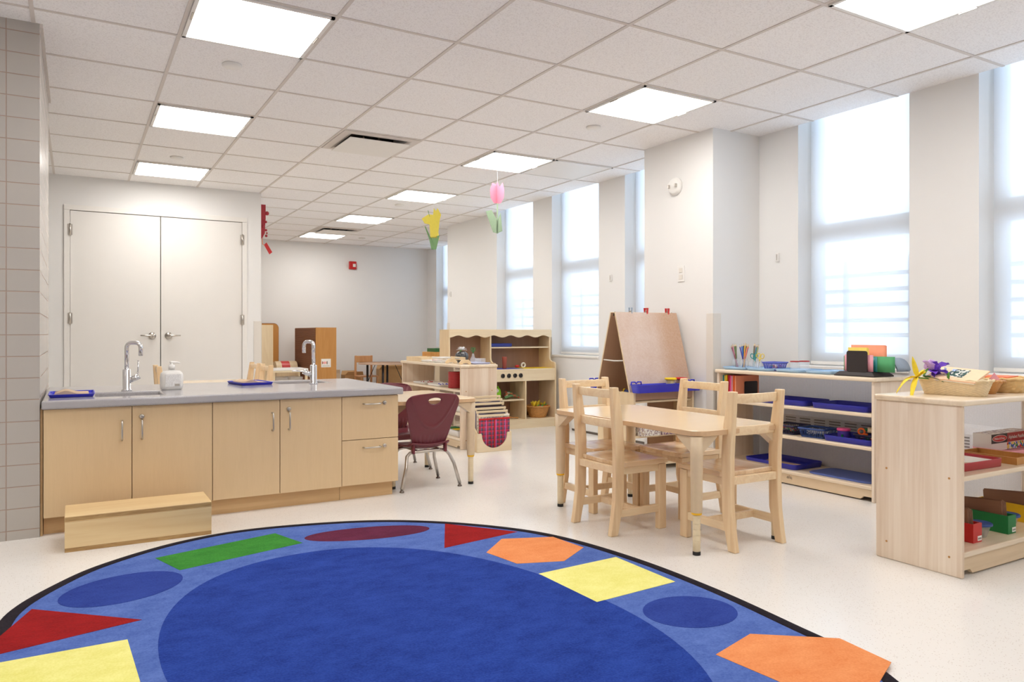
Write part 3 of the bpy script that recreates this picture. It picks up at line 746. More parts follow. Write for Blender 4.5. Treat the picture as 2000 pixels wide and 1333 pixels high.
shapes += [('maroon', mir(ell(.768, -.572, .295, .112, R(-12)))), ('red', mir([(1.158, -.598), (1.394, -.913), (.975, -.980)])), ('orange', mir([(1.103, -1.135), (1.267, -.982), (1.491, -1.073), (1.513, -1.287), (1.326, -1.407), (1.138, -1.337)])), ('green', mir([(-.147, -.494), (.382, -.351), (.453, -.581), (-.077, -.723)]))]
p = MB(); keys = ['field', 'mid', 'green', 'maroon', 'red', 'orange', 'yellow', 'dkblue']
p.loops([loc(off(outer, .047*sg), .001), loc(off(outer, .046*sg), .0095), loc(off(outer, .050*sg), .0110)], True, True, False)
p.mi = 1; p.loops([loc(inner, .0105), loc(inner, .0118)], False, True, False)
for k, (c, pts) in enumerate(shapes):
    p.mi = keys.index(c); p.loops([loc(pts, .0105), loc(pts, .0118+.00003*k)], False, True, False)
p.build('pile', [RUG[k] for k in keys], rug)

# ================================================================== SINK ISLAND
CZ = .645; YF = .19
def pull(parent, x, z, L_, vertical=True):
    m = MB(); h = L_/2; r = .0045
    pts = [(-h, 0), (-h, -.026), (-h+.008, -.033), (h-.008, -.033), (h, -.026), (h, 0)]
    m.tube([((x, YF+b-YFo, z+a) if vertical else (x+a, YF+b-YFo, z)) for a, b in pts], r, 10)
    return m.build('handle', 'steel', parent, smooth_all=True)
YFo = .70
def lock(parent, x, z):
    m = MB().lathe([(.0115, 0), (.0115, -.007), (.009, -.010), (.001, -.010)], (x, YF-YFo, z), 20, 'y'); m.box(x-.0015, x+.0015, YF-YFo-.0115, YF-YFo-.009, z-.006, z+.006)
    return m.build('lock', 'steel', parent)
def cabinet(x0, x1, lab, doors, drawers=()):
    t = thing('base_cabinet', lab, 'cabinet', ((x0+x1)/2, YFo, 0)); cx = (x0+x1)/2
    c = MB(); a, b_ = x0-cx+.001, x1-cx-.001
    zt = CZ-.0425
    c.box(a, a+.018, YF+.020-YFo, 1.195-YFo, .085, zt); c.box(b_-.018, b_, YF+.020-YFo, 1.195-YFo, .085, zt)
    c.box(a+.018, b_-.018, 1.177-YFo, 1.195-YFo, .085, zt); c.box(a+.018, b_-.018, YF+.020-YFo, 1.177-YFo, .085, .103); c.box(a+.018, b_-.018, YF+.020-YFo, YF+.024-YFo, .103, zt); c.build('carcass', 'laminate', t)
    MB().box(a, b_-(.02 if x1 > 1.2 else 0), YF+.045-YFo, 1.16-YFo, 0, .085).build('toe_kick', 'kick_wood', t)
    for (p0, p1, hx, lk) in doors:
        dd = MB().box(p0-cx+.0018, p1-cx-.0018, YF-YFo, YF+.019-YFo, .085, CZ-.044).build('door', 'laminate', t, bevel=.0012)
        pull(dd, hx-cx, .484, .095); 
        if lk: lock(dd, hx-cx, .548)
    for (z0, z1) in drawers:
        dd = MB().box(a, b_, YF-YFo, YF+.019-YFo, z0+.0018, z1-.0018).build('drawer', 'laminate', t, bevel=.0012)
        zz = z1-.046; pull(dd, 1.056-cx, zz, .10, False); lock(dd, 1.136-cx, zz+.002)
    return t
tag(box('filler_panel', 'kick_wood', -.5835, -.5735, .205, 1.19, 0, .602), 'narrow wood filler strip between the tiled pier and the first cabinet', 'panel')
cabinet(-.572, .183, 'two-door wood cabinet behind the plywood step, under the left sink', [(-.572, -.195, -.24, 0), (-.195, .183, -.151, 1)])
cabinet(.183, .879, 'two-door wood cabinet in the middle of the sink counter', [(.183, .531, .489, 0), (.531, .879, .578, 1)])
cabinet(.879, 1.223, 'wood cabinet with two locked drawers at the right end of the counter', [], [(.085, .348), (.348, CZ-.044)])
t = thing('countertop', 'grey speckled countertop with two sink cutouts on the wood cabinets', 'countertop', (.335, .69, CZ-.042))
X0, X1, Y0, Y1 = -.578, 1.247, .165, 1.215
S1 = (-.352, -.036, .305, .625); S2 = (.680, 1.000, .812, 1.115)
c = MB()
xs = [X0, S1[0], S1[1], S2[0], S2[1], X1]; ysl = [Y0, S1[2], S1[3], S2[2], S2[3], Y1]
vt = {}; vb = {}
for i, x in enumerate(xs):
    for j, y in enumerate(ysl):
        vt[i, j] = c.v((x-.335, y-.69, .042)); vb[i, j] = c.v((x-.335, y-.69, 0))
hole = lambda i, j: (i == 1 and j == 1) or (i == 3 and j == 3)
for i in range(5):
    for j in range(5):
        if hole(i, j): continue
        c.f([vt[i, j], vt[i+1, j], vt[i+1, j+1], vt[i, j+1]]); c.f([vb[i, j+1], vb[i+1, j+1], vb[i+1, j], vb[i, j]])
        for (di, dj, p1, p2) in ((-1, 0, (i, j), (i, j+1)), (1, 0, (i+1, j), (i+1, j+1)), (0, -1, (i, j), (i+1, j)), (0, 1, (i, j+1), (i+1, j+1))):
            a, b_ = i+di, j+dj
            if not (0 <= a < 5 and 0 <= b_ < 5) or hole(a, b_): c.f([vt[p1], vt[p2], vb[p2], vb[p1]])
c.build('worktop', 'counter', t, bevel=.009, seg=3)
def sink(S, lab):
    x0, x1, y0, y1 = S; cx, cy = (x0+x1)/2, (y0+y1)/2; a, b_ = (x1-x0)/2+.004, (y1-y0)/2+.004
    t = thing('sink_basin', lab, 'sink', (cx, cy, CZ-.042-.14), group='steel sink basins')
    ol = lambda i: rrect(-a+i, a-i, -b_+i, b_-i, max(.05-i*.3, .01), 5)
    MB().loops([[(x, y, z) for x, y in ol(i)] for i, z in ((-.012, .139), (.0, .139), (.004, .13), (.012, .03), (.04, .012), (a*.8, .008))], False, True).build('bowl', 'steel', t, solid=.0015)
    MB().lathe([(.028, .009), (.028, .013), (.02, .012), (.001, .010)], (0, 0, 0), 20).build('drain', 'chrome', t)
sink(S1, 'steel sink set in the left of the counter, nearer the camera'); sink(S2, 'steel sink set in the right of the counter, farther from the camera')
def faucet(x, y, hs, sa, up, lab):
    t = thing('faucet', lab, 'faucet', (x, y, CZ), 0, 'chrome gooseneck faucets')
    b = MB().lathe([(.027, 0), (.027, .006), (.021, .009), (.021, .118), (.016, .121), (.001, .121)], (0, 0, 0), 28).build('body', 'chrome', t, smooth_all=False)
    pr = [(0, .115), (0, .240)]
    for k in range(1, 6): q = PI/2*k/6; pr.append((.028*(1-math.cos(q)), .240+.028*math.sin(q)))
    pr += [(.028, .268), (.052, .268)]
    for k in range(1, 6): q = PI/2*k/6; pr.append((.052+.028*math.sin(q), .240+.028*math.cos(q)))
    pr += [(.080, .240), (.080, .195)]
    MB().tube([(r_*math.cos(sa), r_*math.sin(sa), z) for r_, z in pr], .0115, 14).build('spout', 'chrome', t, smooth_all=True)
    lv = MB(); lv.cyl((hs*.014, 0, .058), (hs*.064, 0, .080), .0165, .0165, 20)
    lv.tube([(hs*.055, 0, .085), (hs*.057, 0, .12), (hs*.058, 0, .170)] if up else [(hs*.055, 0, .078), (hs*.10, 0, .084), (hs*.135, 0, .085)], [.0045, .004, .0045], 10)
    lv.build('handle', 'chrome', t)
faucet(-.192, .70, 1, R(-32), True, 'chrome faucet behind the left sink with its spout and upright lever to the right')
faucet(.868, .742, -1, R(122), False, 'chrome faucet at the right sink with its lever pointing left')

# plywood step
t = thing('step_stool', 'long low plywood step in front of the sink cabinets', 'step', (-.179, -.035, 0))
MB().box(-.301, .304, -.135, .125, .132, .158).build('tread', 'plywood', t, bevel=.002)
MB().box(-.300, .303, -.1352, -.1346, .136, .154).build('tread_edge', 'ply_edge', t)
MB().box(-.301, .304, -.135, -.117, .018, .132).box(-.301, -.283, -.117, .125, 0, .132).box(.286, .304, -.117, .125, 0, .132).box(-.301, .304, .107, .125, .0, .132).build('box_side', 'plywood', t, bevel=.0015)
MB().box(-.301, .304, -.1345, -.117, 0, .018).build('bottom_rail', 'ply_edge', t, bevel=.001)

def tray(name, m, lab, cat, loc_, w_, d_, h_, rz=0, r=.03, flare=.006, th=.003, group=None, lip=0.0):
    a, b_ = w_/2, d_/2
    ol = lambda i: rrect(-a+i, a-i, -b_+i, b_-i, max(r-i, .004), 5)
    pr = [(flare+.002, 0), (flare, .002), (0, h_-.002), (-lip, h_)]+[(th*.8, h_), (th, h_-.003), (flare+th, .005), (flare+th+.004, .0035)]
    o = MB().vessel(ol, pr).build(name, m, None, loc_, rz)
    return tag(o, lab, cat, group)
def paper_pack(name, m, lab, loc_, w_, d_, rz=0, z=.012):
    b = MB(); n = 10
    def hgt(u): return z*(.35+.65*math.exp(-((u+.35)**2)*5)) 
    top = [b.v((-w_/2+w_*i/n, -d_/2, hgt(-1+2*i/n))) for i in range(n+1)]; top2 = [b.v((-w_/2+w_*i/n, d_/2, hgt(-1+2*i/n)*.8+.002)) for i in range(n+1)]
    bt = [b.v((-w_/2+w_*i/n, -d_/2, 0)) for i in range(n+1)]; bt2 = [b.v((-w_/2+w_*i/n, d_/2, 0)) for i in range(n+1)]
    for i in range(n):
        b.f([top[i], top[i+1], top2[i+1], top2[i]], True); b.f([bt[i], bt2[i], bt2[i+1], bt[i+1]]); b.f([top[i], bt[i], bt[i+1], top[i+1]]); b.f([top2[i], top2[i+1], bt2[i+1], bt2[i]])
    b.f([top[0], top2[0], bt2[0], bt[0]]); b.f([top[n], bt[n], bt2[n], top2[n]])
    return tag(b.build(name, m, None, loc_, rz), lab, 'paper')
tray('serving_tray', 'blue_plastic', 'blue tray with paper towels at the left end of the counter', 'tray', (-.455, .475, CZ+.0005), .20, .28, .016, 0, .012, lip=.003)
paper_pack('paper_towel', 'kraft_paper', 'folded brown paper towels in the blue tray left of the left sink', (-.455, .475, CZ+.0045), .15, .21, 0, .028)
tray('serving_tray', 'blue_plastic', 'blue tray with paper towels between the two sinks', 'tray', (.515, .925, CZ+.0005), .20, .28, .016, R(8), .012, lip=.003)
paper_pack('paper_towel', 'kraft_paper', 'folded brown paper towels in the blue tray between the sinks', (.515, .925, CZ+.0045), .15, .21, R(8), .028)
t = thing('soap_dispenser', 'white pump soap bottle on the counter right of the left sink', 'soap bottle', (.035, .67, CZ), R(8))
a, b_ = .060, .035
ol = lambda i: rrect(-a+i, a-i, -b_+i*.6, b_-i*.6, .03, 6)
MB().vessel(ol, [(.012, 0), (.004, .004), (0, .02), (-.001, .07), (.002, .092), (.015, .106), (.042, .110), (.045, .118)]).build('bottle', 'white_plastic', t)
MB().box(-.042, .042, -.0372, -.0355, .018, .088).build('printed_label', 'print_faint', t)
MB().box(.008, .034, -.0376, -.0366, .021, .034).build('barcode_patch', 'steel', t)
MB().lathe([(.017, .118), (.017, .140), (.007, .142), (.007, .152)], (0, 0, 0), 20).tube([(-.008, 0, .152), (0, 0, .155), (.03, .0, .154), (.044, -.004, .150)], [.008, .008, .005, .004], 10).build('pump', 'white_plastic', t)

# ================================================================== TABLES AND CHAIRS
def table(x0, x1, y0, y1, h, lab, rad=.07, ldy=0):
    cx, cy = (x0+x1)/2, (y0+y1)/2; a, b_ = (x1-x0)/2, (y1-y0)/2
    t = thing('activity_table', lab, 'table', (cx, cy, 0))
    tp = MB().prism(rrect(-a, a, -b_, b_, rad, 8), 'z', h-.024, h).build('tabletop', ['table_top', 'table_edge'], t, bevel=.003, seg=2)
    for p_ in tp.data.polygons:
        if abs(p_.normal.z) < .5: p_.material_index = 1
    for sx in (-1, 1):
        for sy in (-1, 1):
            lx, ly = sx*(a-.034), sy*(b_-.038-(ldy if sx < 0 else 0))
            lg = MB().lathe([(.0285, h-.026), (.0275, h-.12), (.0245, .188), (.022, .184)], (lx, ly, 0), 24)
            lg = lg.build('leg', 'table_leg', t)
            pr = [(.0175, .190)]
            for z in (.16, .135, .11, .085, .06): pr += [(.0171, z+.005), (.0171, z+.0016), (.0163, z+.0008), (.0171, z), (.0171, z-.003)]
            MB().lathe(pr+[(.0165, .016)], (lx, ly, 0), 20).build('lower_leg', 'table_leg_low', lg)
            br = MB()
            for (dx, dy) in ((-sx, 0), (0, -sy)):
                px, py = -dy*.012, dx*.012
                A = [(lx+dx*.01, ly+dy*.01, h-.1), (lx+dx*.01, ly+dy*.01, h-.0255), (lx+dx*.105, ly+dy*.105, h-.0255), (lx+dx*.095, ly+dy*.095, h-.038)]
                br.loops([[(x+px*2, y+py*2, z) for x, y, z in A], [(x-px*2, y-py*2, z) for x, y, z in A]], True, True, False)
            br.build('corner_bracket', 'table_leg', t, bevel=.002)
            MB().lathe([(.0215, .176), (.0225, .178), (.0225, .186), (.018, .187)], (lx, ly, 0), 24).build('height_ring', 'yellow_ring', t)
            ms = MB(); ms.lathe([(.017, .016), (.017, 0.)], (lx, ly, 0), 16); ms.build('foot', 'rubber_black', t)
    return t
table(1.862, 2.43, -1.632, -.50, .542, 'wooden table in the foreground with four wooden chairs around it')
table(1.226, 1.785, .235, 1.00, .552, 'wooden table behind the counter end with maroon chairs at it', .05, .10)
table(.20, .83, 2.20, 3.12, .55, 'wooden table mostly hidden behind the sink counter', .05)

def beech_chair(lab, loc_, rz, group):
    """local +x is the way the chair faces, origin under the middle of the back"""
    t = thing('wooden_chair', lab, 'chair', loc_, rz, group); W = .1675
    post = [(0, 0), (.043, 0), (.058, .07), (.078, .16), (.080, .25), (.082, .42), (.071, .55), (.045, .708), (.008, .708), (.018, .55), (.027, .42), (.027, .25), (.024, .16), (.010, .06)]
    for s in (-1, 1):
        y0, y1 = sorted((s*W, s*(W-.029)))
        MB().prism(post, 'y', y0, y1).build('back_post', 'beech', t, bevel=.004)
        y0, y1 = sorted((s*W, s*(W-.031)))
        MB().box(.298, .345, y0, y1, 0, .322).build('front_leg', 'beech', t, bevel=.004)
        y0, y1 = sorted((s*(W-.006), s*(W-.024)))
        MB().box(.05, .305, y0, y1, .085, .122).build('side_stretcher', 'beech_x', t, bevel=.002)
        MB().box(.07, .305, y0, y1, .288, .325).build('side_apron', 'beech_x', t, bevel=.002)
    MB().box(.175, .195, -W+.022, W-.022, .087, .12).build('cross_stretcher', 'beech_x', t, bevel=.002)
    MB().box(.305, .325, -W+.03, W-.03, .288, .325).build('front_apron', 'beech_x', t, bevel=.002)
    MB().box(.035, .055, -W+.028, W-.028, .292, .327).build('rear_apron', 'beech_x', t, bevel=.002)
    # seat: dished slab
    s = MB(); nx, ny = 12, 12; top = []; bot = []
    for i in range(nx+1):
        u = i/nx; ra = []; rb = []
        for j in range(ny+1):
            v_ = -1+2*j/ny; x = .060+u*.305; hw = (W-.028) if x < .085 else W+.008-.006*max(0, u-.8)*5
            x2 = x-.012*(abs(v_)**4)*(1 if u > .99 else 0)
            z = .348-.007*math.exp(-((u-.35)/.4)**2)*(1-v_*v_)
            if u > .99: z -= .004
            ra.append(s.v((x2, v_*hw, z))); rb.append(s.v((x2, v_*hw, .325)))
        top.append(ra); bot.append(rb)
    for i in range(nx):
        for j in range(ny):
            s.f([top[i][j], top[i+1][j], top[i+1][j+1], top[i][j+1]], True); s.f([bot[i][j], bot[i][j+1], bot[i+1][j+1], bot[i+1][j]])
    for i in range(nx):
        for j in (0, ny): s.f([top[i][j], top[i+1][j], bot[i+1][j], bot[i][j]])
    for j in range(ny):
        for i in (0, nx): s.f([top[i][j], top[i][j+1], bot[i][j+1], bot[i][j]])
    s.build('seat', 'seat_wood', t, bevel=.003)
    def rail(xc, z0, z1):
        b = MB(); n = 10; L0 = []
        for i in range(n+1):
            y = -W+.022+(2*W-.044)*i/n; c_ = .018*(1-((y/W)**2)); L0.append((y, xc-c_))
        V = []
        for y, x in L0: V.append([b.v((x, y, z0)), b.v((x+.016, y, z0)), b.v((x+.016, y, z1)), b.v((x, y, z1))])
        for A, B_ in zip(V, V[1:]):
            for k in range(4): b.f([A[k], A[(k+1) % 4], B_[(k+1) % 4], B_[k]], True)
        b.f(V[0]); b.f(V[-1][::-1]); b.build('back_rail', 'beech_x', t, bevel=.003)
    rail(.036, .654, .695); rail(.052, .508, .549)
    return t
gA = 'wooden chairs around the foreground table'
c0 = beech_chair('wooden chair at the left long side of the foreground table, nearest the rug', (1.745, -1.020, 0), 0, gA)
dup(c0, (2.215, -1.672, 0), R(90), 'wooden chair at the near end of the foreground table, right of its near leg')
dup(c0, (2.600, -.955, 0), R(180), 'wooden chair on the window side of the foreground table, before the easel')
dup(c0, (2.112, -.435, 0), R(270), 'wooden chair at the far end of the foreground table, left of the easel')
gB = 'wooden chairs behind the sink counter'
dup(c0, (.10, 2.62, 0), R(0), 'wooden chair top seen behind the soap bottle', gB)
dup(c0, (.965, 2.86, 0), R(180), 'left wooden chair top of two behind the middle blue tray', gB)
dup(c0, (.955, 2.365, 0), R(180), 'right wooden chair top of two behind the middle blue tray', gB)

def maroon_chair(lab, loc_, rz, group):
    """local +y is the way the chair faces; origin on the floor under the rear tube"""
    t = thing('school_chair', lab, 'chair', loc_, rz, group)
    # back shell
    b = MB(); NX, NZ = 56, 64; V = {}
    def half(z):   # z .25..0.60
        u = (z-.255)/.345
        return .098+.082*min(1, max(0, u))**.8 if u < .86 else None
    hcx, hcz, ha, hb_ = 0, .556, .042, .0215
    for j in range(NZ+1):
        u = j/NZ; z = .255+.345*u
        w_ = .100+.078*(u/.8)**.85 if u < .8 else .178
        if u > .84: w_ = .178-.055*(1-math.sqrt(max(0, 1-((u-.84)/.16)**2.2)))
        for i in range(NX+1):
            s_ = -1+2*i/NX; x = s_*w_
            zz = z-.012*(s_**2)*(u**3)
            if u < .12: zz += .02*(s_**2)*(1-u/.12)
            y = -.018+.03*(1-u)-.062*(u**1.3)+.024*(s_**2)*(0.4+u*.6)
            # raised U contour
            f_ = (zz-.385)-1.9*x*x*8*.55
            y -= .006*math.exp(-(f_/.012)**2)*(1 if abs(x) < .15 else max(0, 1-(abs(x)-.15)/.02))
            y -= .004*(1/(1+math.exp(-f_/.006)))
            if u < .26: y += .006*(1+math.cos(s_*PI*9))*.5*math.sin(PI*min(1, u/.26))
            V[i, j] = [x, y, zz]
    # snap around the hand hole
    def inside(x, z): 
        dz = (z-hcz)
        b2 = hb_*1.25 if dz < 0 else hb_*.75
        return math.sqrt((x/ha)**2+(dz/b2)**2)
    for k, (x, y, z) in V.items():
        d_ = inside(x, z)
        if .72 < d_ < 1.28:
            dx, dz = x, z-hcz; V[k] = [dx/d_, y, hcz+dz/d_] if d_ > 0 else [x, y, z]
    vs = {k: b.v(p) for k, p in V.items()}
    for j in range(NZ):
        for i in range(NX):
            q = [(i, j), (i+1, j), (i+1, j+1), (i, j+1)]
            if sum(1 for k in q if inside(V[k][0], V[k][2]) < 1.02) >= 4: continue
            b.f([vs[k] for k in q], True)
    for v_ in [v_ for v_ in b.bm.verts if not v_.link_faces]: b.bm.verts.remove(v_)
    b.build('backrest', 'maroon', t, solid=.006)
    # seat shell
    s = MB(); n = 20; V = {}
    for j in range(n+1):
        u = j/n
        for i in range(n+1):
            v_ = -1+2*i/n; w_ = .125+.045*math.sin(PI*min(1, u*1.1)*.6)
            y = -.01+.31*u; z = .262+.012*math.sin(u*PI)*0-.022*math.exp(-((u-.35)/.25)**2)*(1-v_*v_)+.012*v_*v_*(1-u)
            if u > .8: z -= .9*(u-.8)**2
            if u < .15: z += .02*(1-u/.15)
            V[i, j] = s.v((v_*w_*(1-.12*max(0, u-.85)/.15*abs(v_)), y, z))
    for j in range(n):
        for i in range(n): s.f([V[i, j], V[i+1, j], V[i+1, j+1], V[i, j+1]], True)
    s.build('seat', 'maroon', t, solid=.008)
    for nm, y, sp, yt in (('rear_leg_frame', -.02, .195, .03), ('front_leg_frame', .285, .185, .235)):
        zc = .232; pts = []
        for sgn in (-1, 1):
            seq = [(sgn*sp, y, .018), (sgn*(sp-.035), y*.7+yt*.3, .15), (sgn*(sp-.052), yt, .205), (sgn*(sp-.075), yt, .226), (sgn*(sp-.11), yt, zc)]
            pts += seq if sgn < 0 else seq[::-1]
        MB().tube(pts, .0105, 12).build(nm, 'steel', t, smooth_all=True)
        for sgn in (-1, 1): MB().lathe([(.008, .022), (.007, .012), (.014, .006), (.014, 0)], (sgn*sp, y, 0), 14).build('glide', 'dark_steel', t)
    for sgn in (-1, 1):
        MB().tube([(sgn*.075, .02, .236), (sgn*.075, .25, .236)], .009, 10).build('seat_rail', 'steel', t, smooth_all=True)
        MB().box(sgn*.108-.007, sgn*.108+.007, -.004, .03, .222, .29).build('shell_bracket', 'maroon', t, bevel=.004)
    return t
gC = 'maroon school chairs'
m0 = maroon_chair('maroon plastic chair with chrome legs right of the counter, back to the camera', (1.462, .262, 0), 0, gC)
dup(m0, (1.555, 1.16, 0), R(180), 'maroon plastic chair on the far side of its table, partly behind the counter end')

# ================================================================== SHELF UNITS
def shelf_unit(lab, loc_, rz, L_, D_, H_, shelves, base_z=.092, logo=False):
    """local: length +x, open front at y=0, depth +y"""
    t = thing('open_shelf', lab, 'shelf', loc_, rz)
    prof = [(0, 0), (D_, 0), (D_, H_-.024), (0, H_-.024)]
    for x in (0, L_-.02):
        e = MB().prism(prof, 'x', x, x+.02).build('end_panel', 'maple_z', t, bevel=.005)
        xf = x-.0006 if x == 0 else x+.0206
        for y in (.05, D_-.05):
            for z in (.075, shelves[0]-.012):
                MB().cyl((xf-.0006, y, z), (xf+.0006, y, z), .0045, seg=12).build('screw_plug', 'honey_wood', e)
    MB().prism(rrect(-.014, L_+.014, -.014, D_+.006, .018, 5), 'z', H_-.024, H_).build('top_board', 'maple_x', t, bevel=.008, seg=3)
    for z in shelves:
        MB().box(.02, L_-.02, .004, D_-.012, z-.021, z).build('shelf_board', 'maple_x', t, bevel=.005)
    MB().box(.02, L_-.02, .002, D_-.012, base_z-.022, base_z).build('base_board', 'maple_x', t, bevel=.005)
    k = [(.02, .0), (.085, .0), (.10, .018), (.12, .018)]
    pts = [(.02, .026), (.075, .026), (.095, .008), (L_-.095, .008), (L_-.075, .026), (L_-.02, .026), (L_-.02, base_z-.022), (.02, base_z-.022)]
    MB().prism(pts, 'y', .010, .028).build('kick_board', 'maple_kick', t)
    MB().box(.02, L_-.02, D_-.012, D_-.008, base_z, H_-.024).build('clear_back', 'ribbed', t)
    if logo:
        lg = MB()
        for dx, dz, s_ in ((0, 0, 1), (.013, .004, 1.2), (.027, -.001, .9)):
            lg.tube([(.60+dx-.004, .0092, .040+dz), (.60+dx-.004, .0092, .050+dz), (.60+dx, .0092, .056+dz*s_), (.60+dx+.005, .0092, .050+dz), (.60+dx+.005, .0092, .038+dz)], .0009, 6)
        lg.tube([(.594, .0092, .044), (.634, .0092, .047)], .0007, 6)
        lg.build('burned_mark', 'dark_steel', t)
    return t
shelf_unit('open wooden shelf nearest the camera at the right edge, holding card boxes', (2.56, -2.36, 0), 0, 1.24, .365, .703, [.40], .10)
shelf_unit('open wooden shelf along the window wall with blue trays', (3.472, -.178, 0), R(-90), 1.205, .355, .713, [.505, .313], .09, True)
shelf_unit('open wooden shelf in the middle distance beside the play kitchen', (2.31, 2.83, 0), R(-90), 1.29, .345, .703, [.495, .302], .092)

# ------------------------------------------------------------------ things on the window shelf
gT = 'light blue trays on the window shelf'
for k, (y, wd) in enumerate([(-.275, .195), (-.49, .205), (-.725, .205), (-.955, .21)]):
    tray('craft_tray', 'light_blue', ['light blue tray under the pencil jars, farthest along the window shelf', 'light blue tray under the violet basket', 'light blue tray under the two red-rimmed jars',
         'light blue tray with a pale round lid, nearest the paper stand'][k], 'tray', (3.635+.01*k, y, .7135), .25, wd, .019, R(4-4*k), .03, .014, lip=-.004, group=gT)
def jar(name, lab, x, y, z, r, h, rim=None, group=None, neck=.8):
    t = thing(name, lab, 'jar', (x, y, z), 0, group)
    MB().lathe([(r*.9, 0), (r, .006), (r, h*.72), (r*neck, h*.86), (r*neck, h)], (0, 0, 0), 24, caps=False).lathe([(r*.9, .0), (.001, .001)], (0, 0, 0), 24, caps=False).build('glass', 'glass', t, smooth_all=True)
    if rim: MB().lathe([(r*neck+.003, h-.003), (r*neck+.003, h+.004), (r*neck-.002, h+.004), (r*neck-.002, h-.003)], (0, 0, 0), 24, caps=False).build('rim', rim, t, smooth_all=True)
    else: MB().lathe([(r*neck, h-.002), (r*neck+.0015, h), (r*neck, h+.002), (r*neck-.001, h)], (0, 0, 0), 24, caps=False).build('rim', 'glass', t)
    return t
JP = [(3.66, -.185, 'left'), (3.665, -.255, 'middle'), (3.69, -.318, 'right')]
for x, y, w_ in JP: jar('pencil_jar', 'glass jar of coloured pencils, %s of the three on the window shelf' % w_, x, y, .719, .030, .062, group='glass pencil jars')
pc = [[(150, 90, 110), (176, 110, 130), (120, 64, 60), (96, 140, 90), (150, 70, 80), (90, 60, 60), (196, 130, 150), (110, 120, 70)],
      [(70, 60, 150), (30, 110, 200), (30, 50, 90), (246, 206, 20), (250, 170, 30), (40, 44, 40), (44, 60, 50), (244, 140, 100), (230, 196, 30), (240, 120, 70), (40, 96, 170)],
      [(170, 120, 170), (110, 110, 80), (90, 150, 130), (70, 100, 160), (150, 160, 100), (120, 90, 130), (60, 130, 160), (200, 150, 160)]]
cn = [['dusty pink', 'rose', 'brown', 'green', 'plum', 'dark brown', 'pale pink', 'khaki'], ['violet', 'bright blue', 'navy', 'yellow', 'amber', 'black', 'dark green', 'peach', 'mustard', 'orange', 'blue'], ['lilac', 'olive', 'sea green', 'slate blue', 'moss', 'mauve', 'cyan', 'dusty rose']]
rnd = random.Random(3)
lean = [[(-.10, -1.0), (-.05, -.85), (.10, -.55), (-.15, -.45), (.2, -.8), (.3, -.3), (-.3, -.65), (.1, -.1)], [(-.2, -.75), (.1, -.55), (.25, -.35), (.0, .35), (.2, .1), (-.1, .25), (.2, .4), (-.25, .8), (.1, .7), (-.1, .95), (.2, .9)], [(.1, .15), (-.2, .3), (.2, .5), (0, .8), (-.1, .95), (.25, .65), (-.3, .6), (.1, .35)]]
for ji in range(3):
    x0, y0, w_ = JP[ji]
    for k, c in enumerate(pc[ji]):
        mk = 'pencil_%s' % cn[ji][k].replace(' ', '_')
        if mk not in M: mat(mk, plain, c, .4)
        b = MB(); L_ = .170+.008*rnd.random()
        lx, ly = lean[ji][k]; top = Vector((lx*.035, -ly*.062, math.sqrt(L_**2-(lx*.035)**2-(ly*.062)**2)))
        base = Vector((x0-lx*.014+rnd.uniform(-.004, .004), y0+ly*.014+rnd.uniform(-.004, .004), .722)); d_ = top.normalized()
        pr = [(0, .0036), (L_-.022, .0036), (L_-.006, .0012), (L_, .0003)]
        b.tube([(0, 0, 0), tuple(d_*(L_-.020))], .0047, 6)
        b.mi = 1; b.tube([tuple(d_*(L_-.020)), tuple(d_*(L_-.005))], [.0045, .0012], 8)
        b.mi = 0; b.tube([tuple(d_*(L_-.005)), tuple(d_*L_)], [.0011, .0003], 6)
        o = b.build('pencil', [mk, 'birch'], None, tuple(base))
        tag(o, '%s pencil in the %s pencil jar on the window shelf' % (cn[ji][k], w_), 'pencil', 'coloured pencils in the jars')
def scissors(lab, loc_, m, rz=0, tilt=0, s=1.0, down=.06):
    t = thing('scissors', lab, 'scissors', loc_, rz)
    for sg_ in (-1, 1):
        h = MB(); pts = []
        for k in range(14):
            a = 2*PI*k/14; pts.append(((sg_*.013+.011*math.cos(a))*s, 0, (.030+.017*math.sin(a))*s))
        h.tube(pts, .0032*s, 8, closed=True); h.tube([(sg_*.006*s, 0, .016*s), (-sg_*.003*s, .001*sg_, -.012*s)], [.004*s, .003*s], 8)
        h.build('handle', m, t, smooth_all=True)
        MB().prism([(-.004*s, -.01*s), (.004*s, -.01*s), (.001*s, -down)], 'y', sg_*.0008-.0005, sg_*.0008+.0005).build('blade', 'steel', t)
    t.rotation_euler = (0, tilt, rz); return t
jar('scissor_jar', 'small glass jar holding teal scissors on the window shelf', 3.62, -.395, .719, .022, .055)
scissors('teal handled scissors standing in a small jar', (3.62, -.392, .782), 'teal', R(-60), R(-12))
jar('scissor_jar', 'small glass jar holding yellow scissors on the window shelf', 3.60, -.447, .719, .022, .055)
scissors('yellow handled scissors standing in a small jar', (3.60, -.450, .782), 'orange' if 0 else 'pale_yellow', R(-60), R(10))
